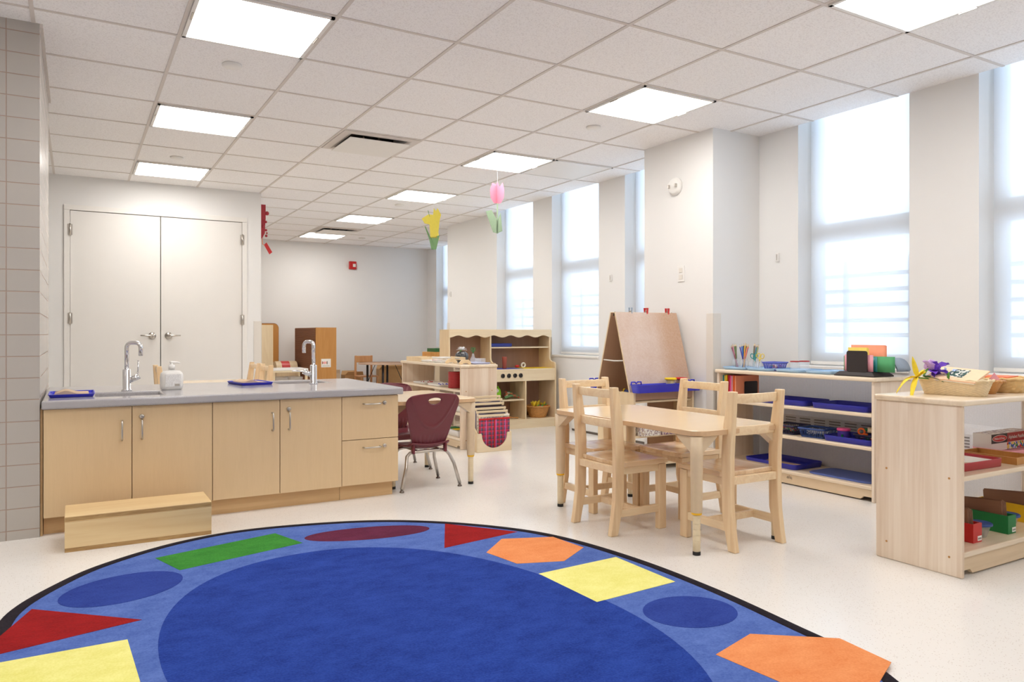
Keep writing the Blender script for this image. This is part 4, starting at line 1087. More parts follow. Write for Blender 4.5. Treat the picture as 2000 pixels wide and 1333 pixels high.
def lattice_basket(lab, loc_, m, w_, d_, h_, rz=0, group=None, nx=10, ny=7):
    t = thing('slotted_basket', lab, 'basket', loc_, rz, group); a, b_ = w_/2, d_/2; fl = .012
    ol = lambda i: rrect(-a+i, a-i, -b_+i, b_-i, .012, 3)
    MB().loops([[(x, y, z) for x, y in ol(i)] for i, z in ((-.004, h_-.006), (-.004, h_), (.004, h_), (.004, h_-.012), (0, h_-.012), (-.004, h_-.006))], False, False).build('rim', m, t)
    MB().vessel(ol, [(fl, 0), (fl-.001, .010), (fl+.003, .010), (fl+.004, .003)]).build('base', m, t)
    s = MB()
    for k in range(nx+1):
        x = -a+.012+(w_-.024)*k/nx; xb = x*(a-fl)/a
        for sy in (-1, 1): s.tube([(xb, sy*(b_-fl+.001), .005), (x, sy*(b_-.001), h_-.004)], .0022, 5)
    for k in range(ny+1):
        y = -b_+.012+(d_-.024)*k/ny; yb = y*(b_-fl)/b_
        for sx in (-1, 1): s.tube([(sx*(a-fl+.001), yb, .005), (sx*(a-.001), y, h_-.004)], .0022, 5)
    o = s.build('slats', m, t); o['kind'] = 'stuff'
    return t
lattice_basket('violet blue slotted basket on a light blue tray', (3.64, -.545, .7165), 'violet_basket', .13, .115, .058, R(4))
def clutter(name, m, lab, cat, loc_, a, b_, h_, n, seed):
    r = random.Random(seed); s = MB()
    for k in range(n):
        x, y = r.uniform(-a, a), r.uniform(-b_, b_); dx, dy = r.uniform(-.03, .03), r.uniform(-.03, .03)
        x2 = max(-a, min(a, x+dx)); y2 = max(-b_, min(b_, y+dy))
        s.tube([(x, y, .004+h_*r.random()), (x2, y2, .004+h_*r.random())], .004, 6)
    o = s.build(name, m, None, loc_); tag(o, lab, cat); o['kind'] = 'stuff'; return o
clutter('craft_bits', 'toy_mix', 'small coloured bits inside the violet blue slotted basket', 'craft bits', (3.64, -.545, .727), .035, .03, .02, 14, 2)
jar('glue_jar', 'glass jar with red rim on the window shelf, left of the pair', 3.69, -.668, .7165, .031, .062, 'deep_red', neck=.95, group='red-rimmed glass jars')
jar('glue_jar', 'glass jar with red rim on the window shelf, right of the pair', 3.69, -.742, .7165, .031, .066, 'deep_red', neck=.95, group='red-rimmed glass jars')
o = MB().lathe([(.055, 0), (.056, .003), (.05, .005), (.001, .004)], (0, 0, 0), 32).build('paper_disc', 'paper', None, (3.66, -.955, .7175), smooth_all=False); tag(o, 'pale round lid lying in the light blue tray nearest the paper stand', 'lid')
# paper stand
t = thing('paper_stand', 'black desk stand holding coloured paper on the window shelf', 'paper stand', (3.60, -1.22, .7135))
MB().loops([[(x, y, z) for x, y in rrect(-.095-i, .095+i, -.14-i*1.5, .125+i*1.5, .004, 2)] for i, z in ((.0, 0), (.0, .006), (-.016, .026), (-.02, .027))], smooth=False).build('base', 'matte_black', t, bevel=.001)
for x, y0, y1 in ((-.078, -.085, .048), (.055, -.11, .03)):
    MB().prism(rrect(y0, y1, .024, .150 if x < 0 else .135, .014, 5)[::1], 'x', x-.003, x+.003).build('upright', 'matte_black', t)
def sheets(lab, m, x, y0, y1, z0, z1, n=5, bend=0, seed=1):
    r = random.Random(seed); b = MB(); cy = (y0+y1)/2
    for k in range(n):
        dx = k*.0018; dy = r.uniform(-.004, .004); dz = r.uniform(-.003, .003); pts = []
        L_ = y1-y0; N_ = 10
        A = []; B_ = []
        for i in range(N_+1):
            yy = y0+dy+L_*i/N_; xx = dx+bend*((i/N_-.5)**2)*4
            A.append(b.v((xx, yy-cy, 0))); B_.append(b.v((xx, yy-cy, z1-z0+dz)))
        for i in range(N_): b.f([A[i], A[i+1], B_[i+1], B_[i]], True)
    o = b.build('paper_sheets', m, None, (x, cy, z0), solid=.0008); tag(o, lab, 'paper', 'coloured sheets in the paper stand'); o['kind'] = 'stuff' if False else o.get('kind', ''); 
    if o['kind'] == '': del o['kind']
    return o
sheets('pink paper sheets standing right behind the front of the black stand', 'pink', 3.530, -1.330, -1.148, .742, .838, 4, .006)
sheets('yellow paper sheets behind the pink ones in the black stand', 'pale_yellow', 3.545, -1.292, -1.165, .742, .880, 4, .004, 2)
sheets('green paper sheets sticking out both sides of the black stand', 'card_green', 3.562, -1.435, -1.115, .742, .830, 8, .010, 3)
sheets('teal blue paper edge beside the green sheets in the stand', 'teal', 3.5555, -1.340, -1.190, .742, .832, 2, .004, 4)
sheets('salmon paper, tallest in the black stand', 'salmon', 3.590, -1.370, -1.150, .742, .895, 5, .006, 5)
# drooping grey sheets behind
b = MB(); n = 14
for k in range(3):
    A = []; B_ = []
    for i in range(n+1):
        a = PI*.95*i/n; y = .04-.085*(1-math.cos(a))*.75; z = .055+.065*math.sin(a)-.03*(i/n)
        A.append(b.v((-.10+k*.002, y+k*.003, z-k*.004))); B_.append(b.v((.03, y+k*.003, z-k*.004)))
    for i in range(n): b.f([A[i], A[i+1], B_[i+1], B_[i]], True)
o = b.build('curled_sheets', 'grey_sheet', None, (3.76, -1.315, .715), solid=.001); tag(o, 'grey blue curled sheets drooping behind the black paper stand', 'paper')

# folders and bookend in the upper left bay
fz = .5055
for k, (y, m, nm, h_) in enumerate([(-.205, 'teal', 'teal', .165), (-.2195, 'pale_yellow', 'mustard', .165), (-.234, 'yellow', 'yellow', .168), (-.252, 'red', 'red', .168), (-.269, 'hot_pink', 'pink', .166), (-.284, 'pink', 'rose', .165), (-.300, 'orange', 'orange', .166), (-.315, 'salmon', 'salmon', .166)]):
    o = MB().box(-.115, .115, -.0055, .0055, 0, h_).build('paper_folder', m, None, (3.625, y, fz), bevel=.001)
    tag(o, '%s upright paper stack in the left end of the window shelf' % nm, 'paper stack', 'upright paper stacks on the window shelf')
t = thing('bookend', 'black metal bookend against the upright salmon papers', 'bookend', (3.64, -.3245, fz))
MB().prism(rrect(-.05, .08, 0, .125, .012, 5), 'y', -.0015, .0012).build('upright', 'matte_black', t)
MB().box(-.05, .06, -.08, -.0015, .0, .003).build('foot', 'matte_black', t)
# blue trays
gB = 'royal blue trays on the window shelf'
def bluetray(lab, x, y, z, w_, d_, rz=0): return tray('deep_tray', 'royal_blue', lab, 'tray', (x, y, z+.0005), w_, d_, .034, rz, .035, .006, lip=0.0, group=gB)
bluetray('royal blue tray on the upper shelf behind the chair back', 3.640, -.70, .505, .27, .37)
bluetray('royal blue tray with a pink toy, upper shelf, nearest the shelf end', 3.635, -1.125, .505, .275, .385)
bluetray('royal blue tray on the middle shelf holding the purple tub', 3.635, -1.18, .313, .27, .33)
bluetray('royal blue tray with cardboard on the bottom shelf', 3.655, -.60, .09, .29, .42)
o = MB().prism(rrect(-.135, .135, -.225, .225, .06, 3), 'z', 0, .008).build('place_mat', 'slate_blue', None, (3.655, -1.105, .0905), bevel=.002); tag(o, 'slate blue flat mat on the bottom shelf by the shelf end', 'mat')
def card(lab, x, y, z, w_, d_, m='kraft_paper', rz=0):
    o = MB().prism([(-w_/2, -d_/2), (w_/2, -d_/2), (w_/2*.9, d_/2), (0, d_/2*.8), (-w_/2, d_/2)], 'z', 0, .004).build('cardboard_piece', m, None, (x, y, z), rz); return tag(o, lab, 'cardboard')
card('kraft card lying in the blue tray of the bottom shelf', 3.62, -.60, .0945, .16, .30); card('kraft card in the nearest upper blue tray', 3.68, -1.16, .5095, .13, .20); card('kraft card in the upper blue tray behind the chair', 3.66, -.72, .5095, .14, .22)
o = MB().sphere((0, 0, .009), .009, 12, 8, (1.8, 1, 1)).build('play_dough', 'hot_pink', None, (3.60, -.985, .5095)); tag(o, 'small pink dough lump in the nearest upper blue tray', 'dough')
o = MB().sphere((0, 0, .008), .008, 12, 8, (1, 2.6, 1)).build('wooden_tool', 'honey_wood', None, (3.62, -1.03, .5095)); tag(o, 'small brown wooden tool beside the pink dough lump', 'tool')
def basketA(lab, x, y, z, m, w_, d_, h_, rz=0): return lattice_basket(lab, (x, y, z), m, w_, d_, h_, rz, 'slotted baskets on the middle shelf', 9, 11)
basketA('dark slotted basket with red bits on the middle shelf', 3.60, -.70, .3135, 'dark_basket', .17, .19, .060)
clutter('craft_bits', 'toy_mix', 'red and orange bits in the dark slotted basket', 'craft bits', (3.60, -.70, .325), .055, .06, .03, 40, 5)
basketA('navy blue slotted basket with white bits on the middle shelf', 3.595, -.915, .3135, 'navy_basket', .16, .175, .060, R(6))
clutter('craft_bits', 'paper', 'white bits in the navy slotted basket', 'craft bits', (3.595, -.915, .325), .05, .055, .028, 30, 6)
t = thing('dough_tub', 'purple tub with pink lid in the middle blue tray', 'tub', (3.60, -1.095, .3175))
MB().lathe([(.030, 0), (.033, .003), (.0345, .055), (.0345, .058)], (0, 0, 0), 28).build('tub', 'purple', t)
MB().lathe([(.038, .056), (.039, .058), (.039, .068), (.036, .071), (.001, .070)], (0, 0, 0), 28).build('lid', 'hot_pink', t)
MB().box(-.0355, -.030, -.02, -.008, .02, .036).build('sticker', 'green', t)
basketA('dark slotted basket of tools inside the middle blue tray', 3.625, -1.255, .318, 'dark_basket', .14, .125, .050, R(-5))
clutter('craft_bits', 'toy_mix', 'coloured tools in the basket beside the purple tub', 'craft bits', (3.625, -1.255, .328), .045, .04, .02, 26, 8)
t = thing('dough_cutter', 'orange dough cutter leaning on the tool basket', 'cutter', (3.60, -1.215, .372), R(20))
pts = [(.0, .018*math.cos(2*PI*k/12), .018*math.sin(2*PI*k/12)+.008) for k in range(12)]
MB().tube(pts, .006, 8, closed=True).build('ring', 'orange', t, smooth_all=True); MB().cyl((0, -.01, -.005), (.0, -.035, -.008), .006).build('grip', 'orange', t)
t = thing('rolling_pin', 'small wooden rolling pin on the tool basket', 'rolling pin', (3.64, -1.275, .388), R(35))
MB().tube([(0, -.04, -.002), (0, .04, .004)], .016, 18).build('barrel', 'grey_cloth' if 0 else 'birch', t, smooth_all=False); MB().tube([(0, .04, .004), (0, .058, .006)], [.007, .006], 12).build('handle', 'green', t)

# ------------------------------------------------------------------ things on the near shelf
def woven(name, lab, loc_, m, w_, d_, h_, rz=0, flare=.03, rad=.05, rows=14, cols=150, amp=.0022, group=None):
    t = thing(name, lab, 'basket', loc_, rz, group); b = MB(); a0, b0 = w_/2, d_/2
    def ring(i, n):
        p_ = rrect(-a0+i, a0-i, -b0+i, b0-i, rad, 12)
        # resample evenly
        P = [Vector(q) for q in p_]; seg = [(P[(k+1) % len(P)]-P[k]).length for k in range(len(P))]; tot = sum(seg); out = []; k = 0; acc = 0
        for j in range(n):
            s_ = tot*j/n
            while acc+seg[k] < s_: acc += seg[k]; k += 1
            q = P[k].lerp(P[(k+1) % len(P)], (s_-acc)/seg[k]); out.append(q)
        return out
    L = []
    for r_ in range(rows*2+1):
        f_ = r_/(rows*2); z = h_*f_; ins = flare*(1-f_)
        pts = ring(ins, cols); l = []
        for k, q in enumerate(pts):
            nrm = (pts[(k+1) % cols]-pts[k-1]).normalized(); nn = Vector((nrm.y, -nrm.x))
            ph_ = PI*(r_//2 % 2)
            dsp = amp*math.sin(2*PI*k/6+ph_)*(1 if r_ % 2 else .2)
            l.append((q.x+nn.x*dsp, q.y+nn.y*dsp, z))
        L.append(l)
    inn = [[(x*.965, y*.95, max(z, .004)) for x, y, z in L[r_]] for r_ in range(rows*2, -1, -2)]
    b.loops(L+inn, True, True); b.build('woven_body', m, t)
    rim = ring(-.001, 64); b = MB(); pr = [(q.x+.0022*math.sin(k*1.6), q.y+.0022*math.cos(k*1.6), h_+.0022*math.sin(k*1.6+1)) for k, q in enumerate(rim)]
    b.tube(pr, .0052, 8, closed=True); b.build('braided_rim', m, t, smooth_all=True)
    return t
woven('woven_basket', 'cream woven basket with a book and flowers on the nearest shelf', (2.80, -2.200, .703), 'cream_weave', .135, .275, .066, R(4), .018, .045)
woven('wooden_bowl', 'smooth orange-brown basket bowl between the two woven baskets', (2.985, -2.235, .703), 'honey_wood', .13, .12, .055, 0, .03, .055, 10, 100, .0006)
woven('woven_basket', 'open weave tan basket at the right edge on the nearest shelf', (3.17, -2.215, .703), 'tan_weave', .23, .20, .062, R(8), .022, .07, 6, 90, .005)
o = MB().box(-.09, .09, -.06, .06, 0, .004).build('orange_booklet', 'orange', None, (3.16, -2.19, .7685), R(12)); tag(o, 'orange booklet lying on the open weave tan basket', 'booklet')
t = thing('picture_book', 'peach covered book sloping out of the cream woven basket', 'book', (2.79, -2.215, .787), R(-86))
MB().box(-.10, .10, -.068, .068, 0, .007).build('cover', 'peach', t, bevel=.001)
MB().box(-.098, .0965, -.066, .066, -.004, 0).build('pages', 'paper', t)
MB().box(-.035, .035, -.035, .048, .0071, .0078).build('printed_block', 'print_marks', t)
t.rotation_euler = (R(19), R(4), R(-86))
def petal(b, base, dirv, L_, w_, curl=.3, n=7, twist=0, wavy=0):
    base = Vector(base); d_ = Vector(dirv).normalized(); side = d_.cross(Vector((0, 0, 1)))
    if side.length < .05: side = Vector((1, 0, 0))
    side.normalize(); side = Matrix.Rotation(twist, 3, d_) @ side; up = side.cross(d_)
    rows = []
    for i in range(n+1):
        u = i/n; c_ = base+d_*(L_*u)-Vector((0, 0, 1))*(curl*L_*u*u); hw = w_*.5*math.sin(PI*(u**.75))**.8+.0008
        wv = wavy*math.sin(u*15)
        rows.append([b.v(c_+side*hw*s_+up*(abs(s_)*w_*.18+wv*s_*.6)) for s_ in (-1, -.5, 0, .5, 1)])
    for r0, r1 in zip(rows, rows[1:]):
        for k in range(4): b.f([r0[k], r0[k+1], r1[k+1], r1[k]], True)
def flower(name, lab, m, loc_, petals, solid=.0008, cat='flower', stem=None):
    t = thing(name, lab, cat, loc_)
    for (dv, L_, w_, curl, tw, wavy, mm) in petals:
        b = MB(); petal(b, (0, 0, 0), dv, L_, w_, curl, 8, tw, wavy); b.build('petal', mm or m, t, solid=solid)
    if stem:
        MB().tube(stem, .0028, 8).build('stem', 'leaf', t, smooth_all=True)
    return t
flower('silk_lily', 'yellow silk lily hanging over the left end of the cream basket', 'yellow_petal', (2.685, -2.105, .775), [
    ((-.5, .25, .1), .095, .028, .9, .2, .002, None), ((-.25, .12, 1), .085, .02, -.1, .8, .002, None), ((.2, -.25, .5), .06, .035, .3, 0, .002, None),
    ((-.2, .5, .2), .07, .026, .8, 0, .002, None), ((-.4, -.1, -.1), .085, .024, 1.1, .3, .002, None), ((.1, -.3, .3), .05, .03, .2, .5, .002, None)],
    stem=[(0, 0, 0), (.04, -.03, -.004), (.09, -.07, -.008)])
flower('silk_iris', 'purple silk iris above the cream woven basket', 'violet_petal', (2.745, -2.135, .800), [
    ((-.3, .5, .9), .07, .062, .2, .3, .006, 'lilac'), ((-.1, .1, 1), .06, .06, .1, 1.2, .006, 'lilac'), ((.4, -.6, .6), .085, .055, .25, .4, .007, None),
    ((.2, -.3, 1), .06, .05, .2, .9, .007, None), ((0, -.2, -.2), .045, .05, .5, .2, .006, None), ((-.3, -.3, .2), .05, .045, .7, 0, .006, None), ((.5, -.9, .15), .07, .04, .3, .3, .007, None)],
    stem=[(0, 0, 0), (.0, -.01, -.02), (.01, -.02, -.05)])
flower('silk_blossom', 'pale blue silk blossom right behind the purple iris', 'sky_petal', (2.80, -2.165, .785), [
    ((.6, -.3, .4), .05, .03, .3, 0, .004, None), ((.2, -.6, .5), .055, .03, .2, .4, .004, None), ((.5, .4, .5), .045, .03, .2, 0, .004, None), ((.1, .3, .8), .04, .03, .1, 1, .004, None)])
flower('silk_leaf', 'dark green silk leaf lying over the basket rim by the book', 'leaf_dark', (2.71, -2.12, .778), [((.3, -.7, .0), .085, .03, .35, .1, 0, None), ((.1, -.3, .8), .05, .024, .2, .5, 0, 'leaf')], cat='leaf')
flower('silk_leaf', 'bright green pointed leaf on the front rim of the cream basket', 'leaf', (2.732, -2.215, .772), [((-.05, -.1, 1), .03, .034, .0, 1.2, 0, None)], cat='leaf')
o = MB().prism([(-.02, 0), (.022, 0), (.002, .03)], 'x', 0, .001).build('napkin', 'pink', None, (2.86, -2.33, .772), R(20)); tag(o, 'small pink paper corner at the right rim of the cream basket', 'paper')

def openbox(name, lab, cat, m, loc_, w_, d_, h_, th=.008, rz=0, group=None):
    a, b_ = w_/2, d_/2; t = thing(name, lab, cat, loc_, rz, group)
    MB().box(-a, a, -b_, b_, 0, .004).build('bottom', m, t)
    MB().loops([[(x, y, z) for x, y in ((-a+i, -b_+i), (a-i, -b_+i), (a-i, b_-i), (-a+i, b_-i))] for i, z in ((0, .004), (0, h_), (th, h_), (th, .004))], False, False, False).build('rim_wall', m, t)
    return t
tray('puzzle_tray', 'red_tray', 'red tray with a picture card on the near shelf', 'tray', (2.795, -2.205, .4005), .36, .205, .034, R(-2), .03, .002, .006)
t = thing('picture_card', 'picture card with an orange shape lying in the red tray', 'card', (2.795, -2.205, .4155), R(-2))
MB().prism(rrect(-.165, .165, -.09, .09, .015, 4), 'z', 0, .008).build('card', 'paper', t); MB().prism(ell(.02, .02, .055, .035, 0, 28), 'z', .008, .0088).build('printed_shape', 'salmon', t)
MB().prism([(-.15, -.08), (.03, -.08), (-.02, -.045), (-.15, -.03)], 'z', .008, .0088).build('printed_patch', 'kraft_paper', t)
openbox('wooden_tray', 'shallow honey wooden tray on the near shelf right of the red tray', 'tray', 'honey_wood', (3.12, -2.205, .4005), .165, .25, .030, .008)
tray('serving_tray', 'pink', 'pink tray under the puzzle box on the near shelf', 'tray', (3.47, -2.105, .4005), .40, .185, .022, 0, .03, .004)
t = thing('puzzle_box', 'red and black alphabet puzzle box standing on the pink tray', 'box', (3.47, -2.0, .4065))
MB().box(-.18, .18, -.10, -.015, 0, .080).build('carton', 'paper', t, bevel=.001)
MB().box(-.1805, -.04, -.101, -.1, .036, .0795).build('black_band', 'matte_black', t); MB().box(-.04, .1805, -.101, -.1, .036, .0795).build('red_band', 'deep_red', t)
MB().box(-.04, .18, -.101, -.1, .002, .034).build('picture_strip', 'puzzle_print', t); MB().box(-.1795, .1795, -.099, -.016, .080, .0806).build('top_print', 'floral', t)
MB().prism(ell(-.11, .058, .064, .0165, 0, 36), 'y', -.1018, -.1008).build('oval_badge', 'paper', t)
MB().prism(ell(-.11, .058, .061, .0145, 0, 36), 'y', -.1024, -.1016).build('oval_badge_face', 'red', t)
text_mesh('badge_lettering', 'Melissa & Doug', .0145, 'paper', t, (-.160, -.1030, .0535), (PI/2, 0, 0))
text_mesh('title_lettering', 'Alphabet Puzzle', .0235, 'paper', t, (-.030, -.1016, .0510), (PI/2, 0, 0), sx=.95)
# card boxes on the bottom of the near shelf
def cardbox(lab, m, x, y, lens, h_=.078, lbl=True):
    t = thing('card_box', lab, 'box', (x, y, .1005), 0, 'painted wooden card boxes on the near shelf'); a = .0325
    # long walls, low front wall
    t1 = MB(); 
    for x0 in (-a, a-.005): t1.prism([(0, 0), (lens, 0), (lens, h_), (.0, h_)], 'x', x0, x0+.005)
    t1.box(-a+.005, a-.005, .0, .005, 0, h_); t1.box(-a+.005, a-.005, lens-.005, lens, 0, h_); t1.box(-a+.005, a-.005, .005, lens-.005, 0, .004)
    t1.build('box_body', m, t)
    if lbl:
        MB().box(.000, .030, -.0008, -.0001, .006, .026).build('label', 'paper', t)
        for k in range(4): MB().box(.004+k*.006, .0075+k*.006, -.0012, -.0008, .012, .019).build('letter_mark', 'dark_steel', t)
    return t
NAMES = ['leftmost', 'second', 'middle', 'fourth', 'rightmost']
def boards(lab, x, y, ln=.15, h_=.126):
    for k in range(5):
        o = MB().box(-.0022, .0022, -ln/2, ln/2, 0, h_-.004*abs(k-1)).build('card_board', 'brown_card', None, (x-.019+k*.0088, y, .1055), bevel=.0005)
        o.rotation_euler = (R(-5), R(2), 0); tag(o, '%s brown backed card in the %s' % (NAMES[k], lab), 'card', 'brown backed cards in the boxes')
cardbox('red card box nearest the end panel of the near shelf', 'red', 2.777, -2.305, .26); boards('red card box', 2.777, -2.20, .165)
cardbox('green card box in the middle of the near shelf bottom', 'green', 3.050, -2.305, .27); boards('green card box', 3.050, -2.175, .21)
cardbox('yellow card box right of the green one, at the right edge', 'yellow_paint', 3.330, -2.305, .27, lbl=False); boards('yellow card box', 3.330, -2.165, .21)
def bowl(lab, x, y):
    t = thing('lidded_bowl', lab, 'bowl', (x, y, .1005), 0, 'clear bowls with blue lids'); 
    MB().lathe([(.026, 0), (.028, .003), (.042, .048), (.044, .05)], (0, 0, 0), 28).build('bowl', 'clear_plastic', t, smooth_all=True)
    MB().lathe([(.044, .048), (.05, .05), (.05, .057), (.046, .060), (.036, .056), (.001, .056)], (0, 0, 0), 32).build('lid', 'royal_blue' if 0 else 'navy_basket', t)
    MB().sphere((0, 0, .016), .022, 12, 8, (1, 1, .6)).build('contents', 'toy_mix', t)
bowl('clear bowl with blue lid between the red and green card boxes', 2.885, -2.255); bowl('clear bowl with blue lid between the green and yellow card boxes', 3.155, -2.235)

# ================================================================== PLAY KITCHEN
t = thing('play_kitchen', 'wooden play kitchen with scalloped top and four black knobs', 'play kitchen', (3.295, 2.48, 0)); K = t
xl, xr = -.595, .595; dp = .32
pf = [(0, 0), (dp, 0), (dp, .998), (.11, .998), (.11, .72), (.10, .69), (.065, .672), (.02, .668), (.004, .655), (0, .63)]
for x in (xl, -.135, xr-.018): MB().prism(pf, 'x', x, x+.018).build('side_panel', 'birch', t, bevel=.003)
MB().box(xl+.018, xr-.018, dp-.006, dp, .088, .998).build('back_panel', 'back_brown', t)
MB().box(xl+.018, xr-.018, .0, dp-.006, .588, .605).build('counter', 'birch_x', t, bevel=.002)
MB().box(-.117, xr-.018, .002, .018, .482, .588).build('knob_panel', 'birch_x', t)
MB().box(xl+.018, -.135, .002, .018, .482, .588).build('front_panel', 'birch_x', t)
MB().box(xl+.018, xr-.018, .004, dp-.006, .075, .092).build('bottom_shelf', 'birch_x', t); MB().box(xl+.018, xr-.018, .006, .022, 0, .075).build('kick_board', 'birch_x', t)
MB().box(.218, .232, .004, dp-.006, .092, .588).build('divider', 'birch', t); MB().box(-.117, .218, .02, dp-.006, .284, .296).build('lower_shelf', 'birch_x', t)
MB().box(-.117, xr-.018, .118, dp-.006, .816, .828).build('upper_shelf', 'birch_x', t)
sc_pts = [(xl, 1.0)]; N_ = 84
for i in range(N_+1):
    u = i/N_; sc_pts.append((xl+(xr-xl)*u, .936-.011*math.cos(u*2*PI*6) if 0 < i < N_ else .925))
sc_pts.append((xr, 1.0))
MB().prism(sc_pts, 'y', .092, .108).build('scalloped_valance', 'birch_x', t)
MB().box(xl, xr, .108, dp, .998, 1.006).build('top_board', 'birch_x', t)
for k, x in enumerate((-.048, .023, .094, .161)):
    kb = MB().lathe([(.022, 0), (.023, -.004), (.019, -.012), (.001, -.013)], (x, .001, .54), 24, 'y').box(x-.004, x+.004, -.026, -.010, .526, .560).build('knob', 'black_plastic', t)
o = MB().box(-.125, .125, -.07, .07, 0, .036).build('blue_case', 'slate_blue', None, (3.312, 2.69, .8285), bevel=.008); tag(o, 'flat blue case on the upper shelf of the play kitchen', 'case'); o.data.materials[0] = mat('case_blue', plain, (44, 58, 140), .6)
o = MB().lathe([(.020, 0), (.022, .004), (.021, .04), (.024, .085), (.026, .118), (.022, .121), (.001, .119)], (0, 0, 0), 24).build('clay_cup', 'terracotta', None, (3.335, 2.60, .6075), smooth_all=False); tag(o, 'tall terracotta cup standing on the play kitchen counter', 'cup')
o = MB().box(-.18, .18, -.11, .11, 0, .0018).build('place_mat', 'slate_blue', None, (3.33, 2.625, .6055)); tag(o, 'blue mat on the play kitchen counter under the cup', 'mat'); o.data.materials[0] = mat('mat_blue', plain, (76, 96, 190), .5)
o = MB().box(-.17, .17, -.10, .10, 0, .003).build('place_mat', 'yellow', None, (3.70, 2.625, .6055), R(-3)); tag(o, 'yellow mat on the right of the play kitchen counter', 'mat')
t = thing('tape_roll', 'white ring on the play kitchen counter behind the yellow mat', 'ring', (3.62, 2.70, .6095)); pts = [(.022*math.cos(2*PI*k/16), 0, .024+.022*math.sin(2*PI*k/16)) for k in range(16)]
MB().tube(pts, .009, 8, closed=True).build('ring', 'white_plastic', t, smooth_all=True)
o = MB().sphere((0, 0, .014), .018, 14, 8, (1.5, 1, .8)).build('toy_food', 'red', None, (3.545, 2.70, .6095)); tag(o, 'small red toy food left of the white ring', 'toy food')
t = thing('toy_bottle', 'lime green toy bottle in the left cubby of the play kitchen', 'bottle', (3.255, 2.60, .2965))
MB().lathe([(.034, 0), (.036, .006), (.034, .07), (.028, .10), (.014, .115), (.010, .135)], (0, 0, 0), 24).build('body', 'lime', t, smooth_all=True); MB().sphere((-.022, -.018, .09), .022, 14, 10).build('cap', 'white_plastic', t)
b = MB()
for k in range(5): b.tube([(-.085+.012*k, -.05+.02*k, .012+.006*k), (-.03, -.045+.02*k, .030+.008*k), (.03, -.04+.02*k, .032+.006*k), (.085-.01*k, -.05+.02*k, .014+.005*k)], .013, 8)
o = b.build('striped_cloth', 'toy_mix', None, (3.41, 2.62, .2975), smooth_all=True); tag(o, 'heap of striped cloths beside the lime green toy bottle', 'cloth'); o['kind'] = 'stuff'
mat('stripe_cloth', mixcolor, [(70, 120, 84), (226, 140, 96), (214, 204, 184), (190, 90, 70), (96, 140, 90)], 40); o.data.materials[0] = M['stripe_cloth']
t = thing('toy_rake', 'orange handled toy tool on the bottom of the play kitchen', 'toy tool', (3.40, 2.58, .0935))
MB().tube([(-.06, .03, .03), (0, 0, .014), (.07, -.03, .008)], .007, 8).build('handle', 'honey_wood', t, smooth_all=True); MB().tube([(-.09, .04, .02), (-.065, .03, .035), (-.04, .03, .02)], .007, 8).build('head', 'orange', t, smooth_all=True)
# wicker basket with flowers
t = thing('wicker_basket', 'round wicker basket of flowers in the right cubby of the kitchen', 'basket', (3.735, 2.60, .0925))
b = MB(); L = []; NC = 90
for r_ in range(25):
    f_ = r_/24; rr_ = .082+.040*f_**.8; l = []
    for k in range(NC):
        a = 2*PI*k/NC; d_ = .0028*math.sin(k*PI/2.5+PI*(r_//2 % 2)); l.append(((rr_+d_)*math.cos(a), (rr_+d_)*math.sin(a), .112*f_))
    L.append(l)
b.loops(L+[[(x*.93, y*.93, z) for x, y, z in L[k]] for k in (24, 12, 1)], True, True); b.build('woven_body', 'wicker', t)
b = MB(); b.tube([(.124*math.cos(2*PI*k/40), .124*math.sin(2*PI*k/40), .114+.003*math.sin(k*1.7)) for k in range(40)], .008, 8, closed=True); b.build('braided_rim', 'wicker', t, smooth_all=True)
rf = random.Random(11)
FN = ['yellow flower leaning left in the wicker basket', 'tall yellow flower in the middle of the wicker basket', 'yellow flower leaning right in the wicker basket', 'lilac flower at the front of the wicker basket',
      'white flower at the front of the wicker basket', 'orange flower at the right of the wicker basket']
for k, (dx, dy, m, s_, h_) in enumerate([(-.055, .0, 'yellow_petal', .075, .12), (.0, .03, 'yellow_petal', .085, .115), (.06, .0, 'yellow_petal', .07, .118), (-.03, -.05, 'lilac', .03, .118), (.02, -.055, 'white_petal', .03, .118), (.075, -.03, 'orange', .04, .118)]):
    pet = []
    for q in range(5):
        a = 2*PI*q/5+rf.random(); el = rf.uniform(.6, 1.8) if m == 'yellow_petal' else rf.uniform(.1, .6)
        pet.append(((math.cos(a), math.sin(a), el), s_*rf.uniform(.8, 1.1), s_*.34, .1, rf.random(), .002, None))
    pet.append(((.2, .1, .3), .05, .02, .3, 0, 0, 'leaf'))
    flower('silk_flower', FN[k], m, (3.735+dx, 2.60+dy, .0925+h_-.01), pet)

# ================================================================== MIDDLE SHELF THINGS
openbox('wooden_tray', 'shallow pale wooden box at the far end of the middle shelf top', 'tray', 'birch', (2.44, 2.58, .7035), .22, .36, .040, .008)
tray('serving_tray', 'white_plastic', 'white tray on the middle shelf top beside the pale wooden box', 'tray', (2.40, 2.285, .7035), .17, .20, .018, 0, .02)
o = MB().box(-.03, .03, -.035, .035, 0, .016).build('pink_block', 'pink', None, (2.42, 2.26, .7085), bevel=.003); tag(o, 'pink block in the white tray on the middle shelf', 'block')
lattice_basket('white slotted basket on the middle shelf top left of the small abacus', (2.40, 2.075, .7035), 'white_plastic', .14, .17, .052)
t = thing('abacus', 'small wooden bead abacus at the front of the middle shelf top', 'abacus', (2.40, 1.80, .7035))
for y in (-.17, .10):
    MB().prism([(-.055, 0), (-.03, 0), (-.02, .01), (.02, .01), (.03, 0), (.055, 0), (.055, .018), (.03, .040), (-.03, .040), (-.055, .018)], 'y', y, y+.016).build('end_foot', 'birch', t, bevel=.003)
MB().box(-.005, .005, -.16, .11, .034, .062).build('rail', 'birch', t, bevel=.002)
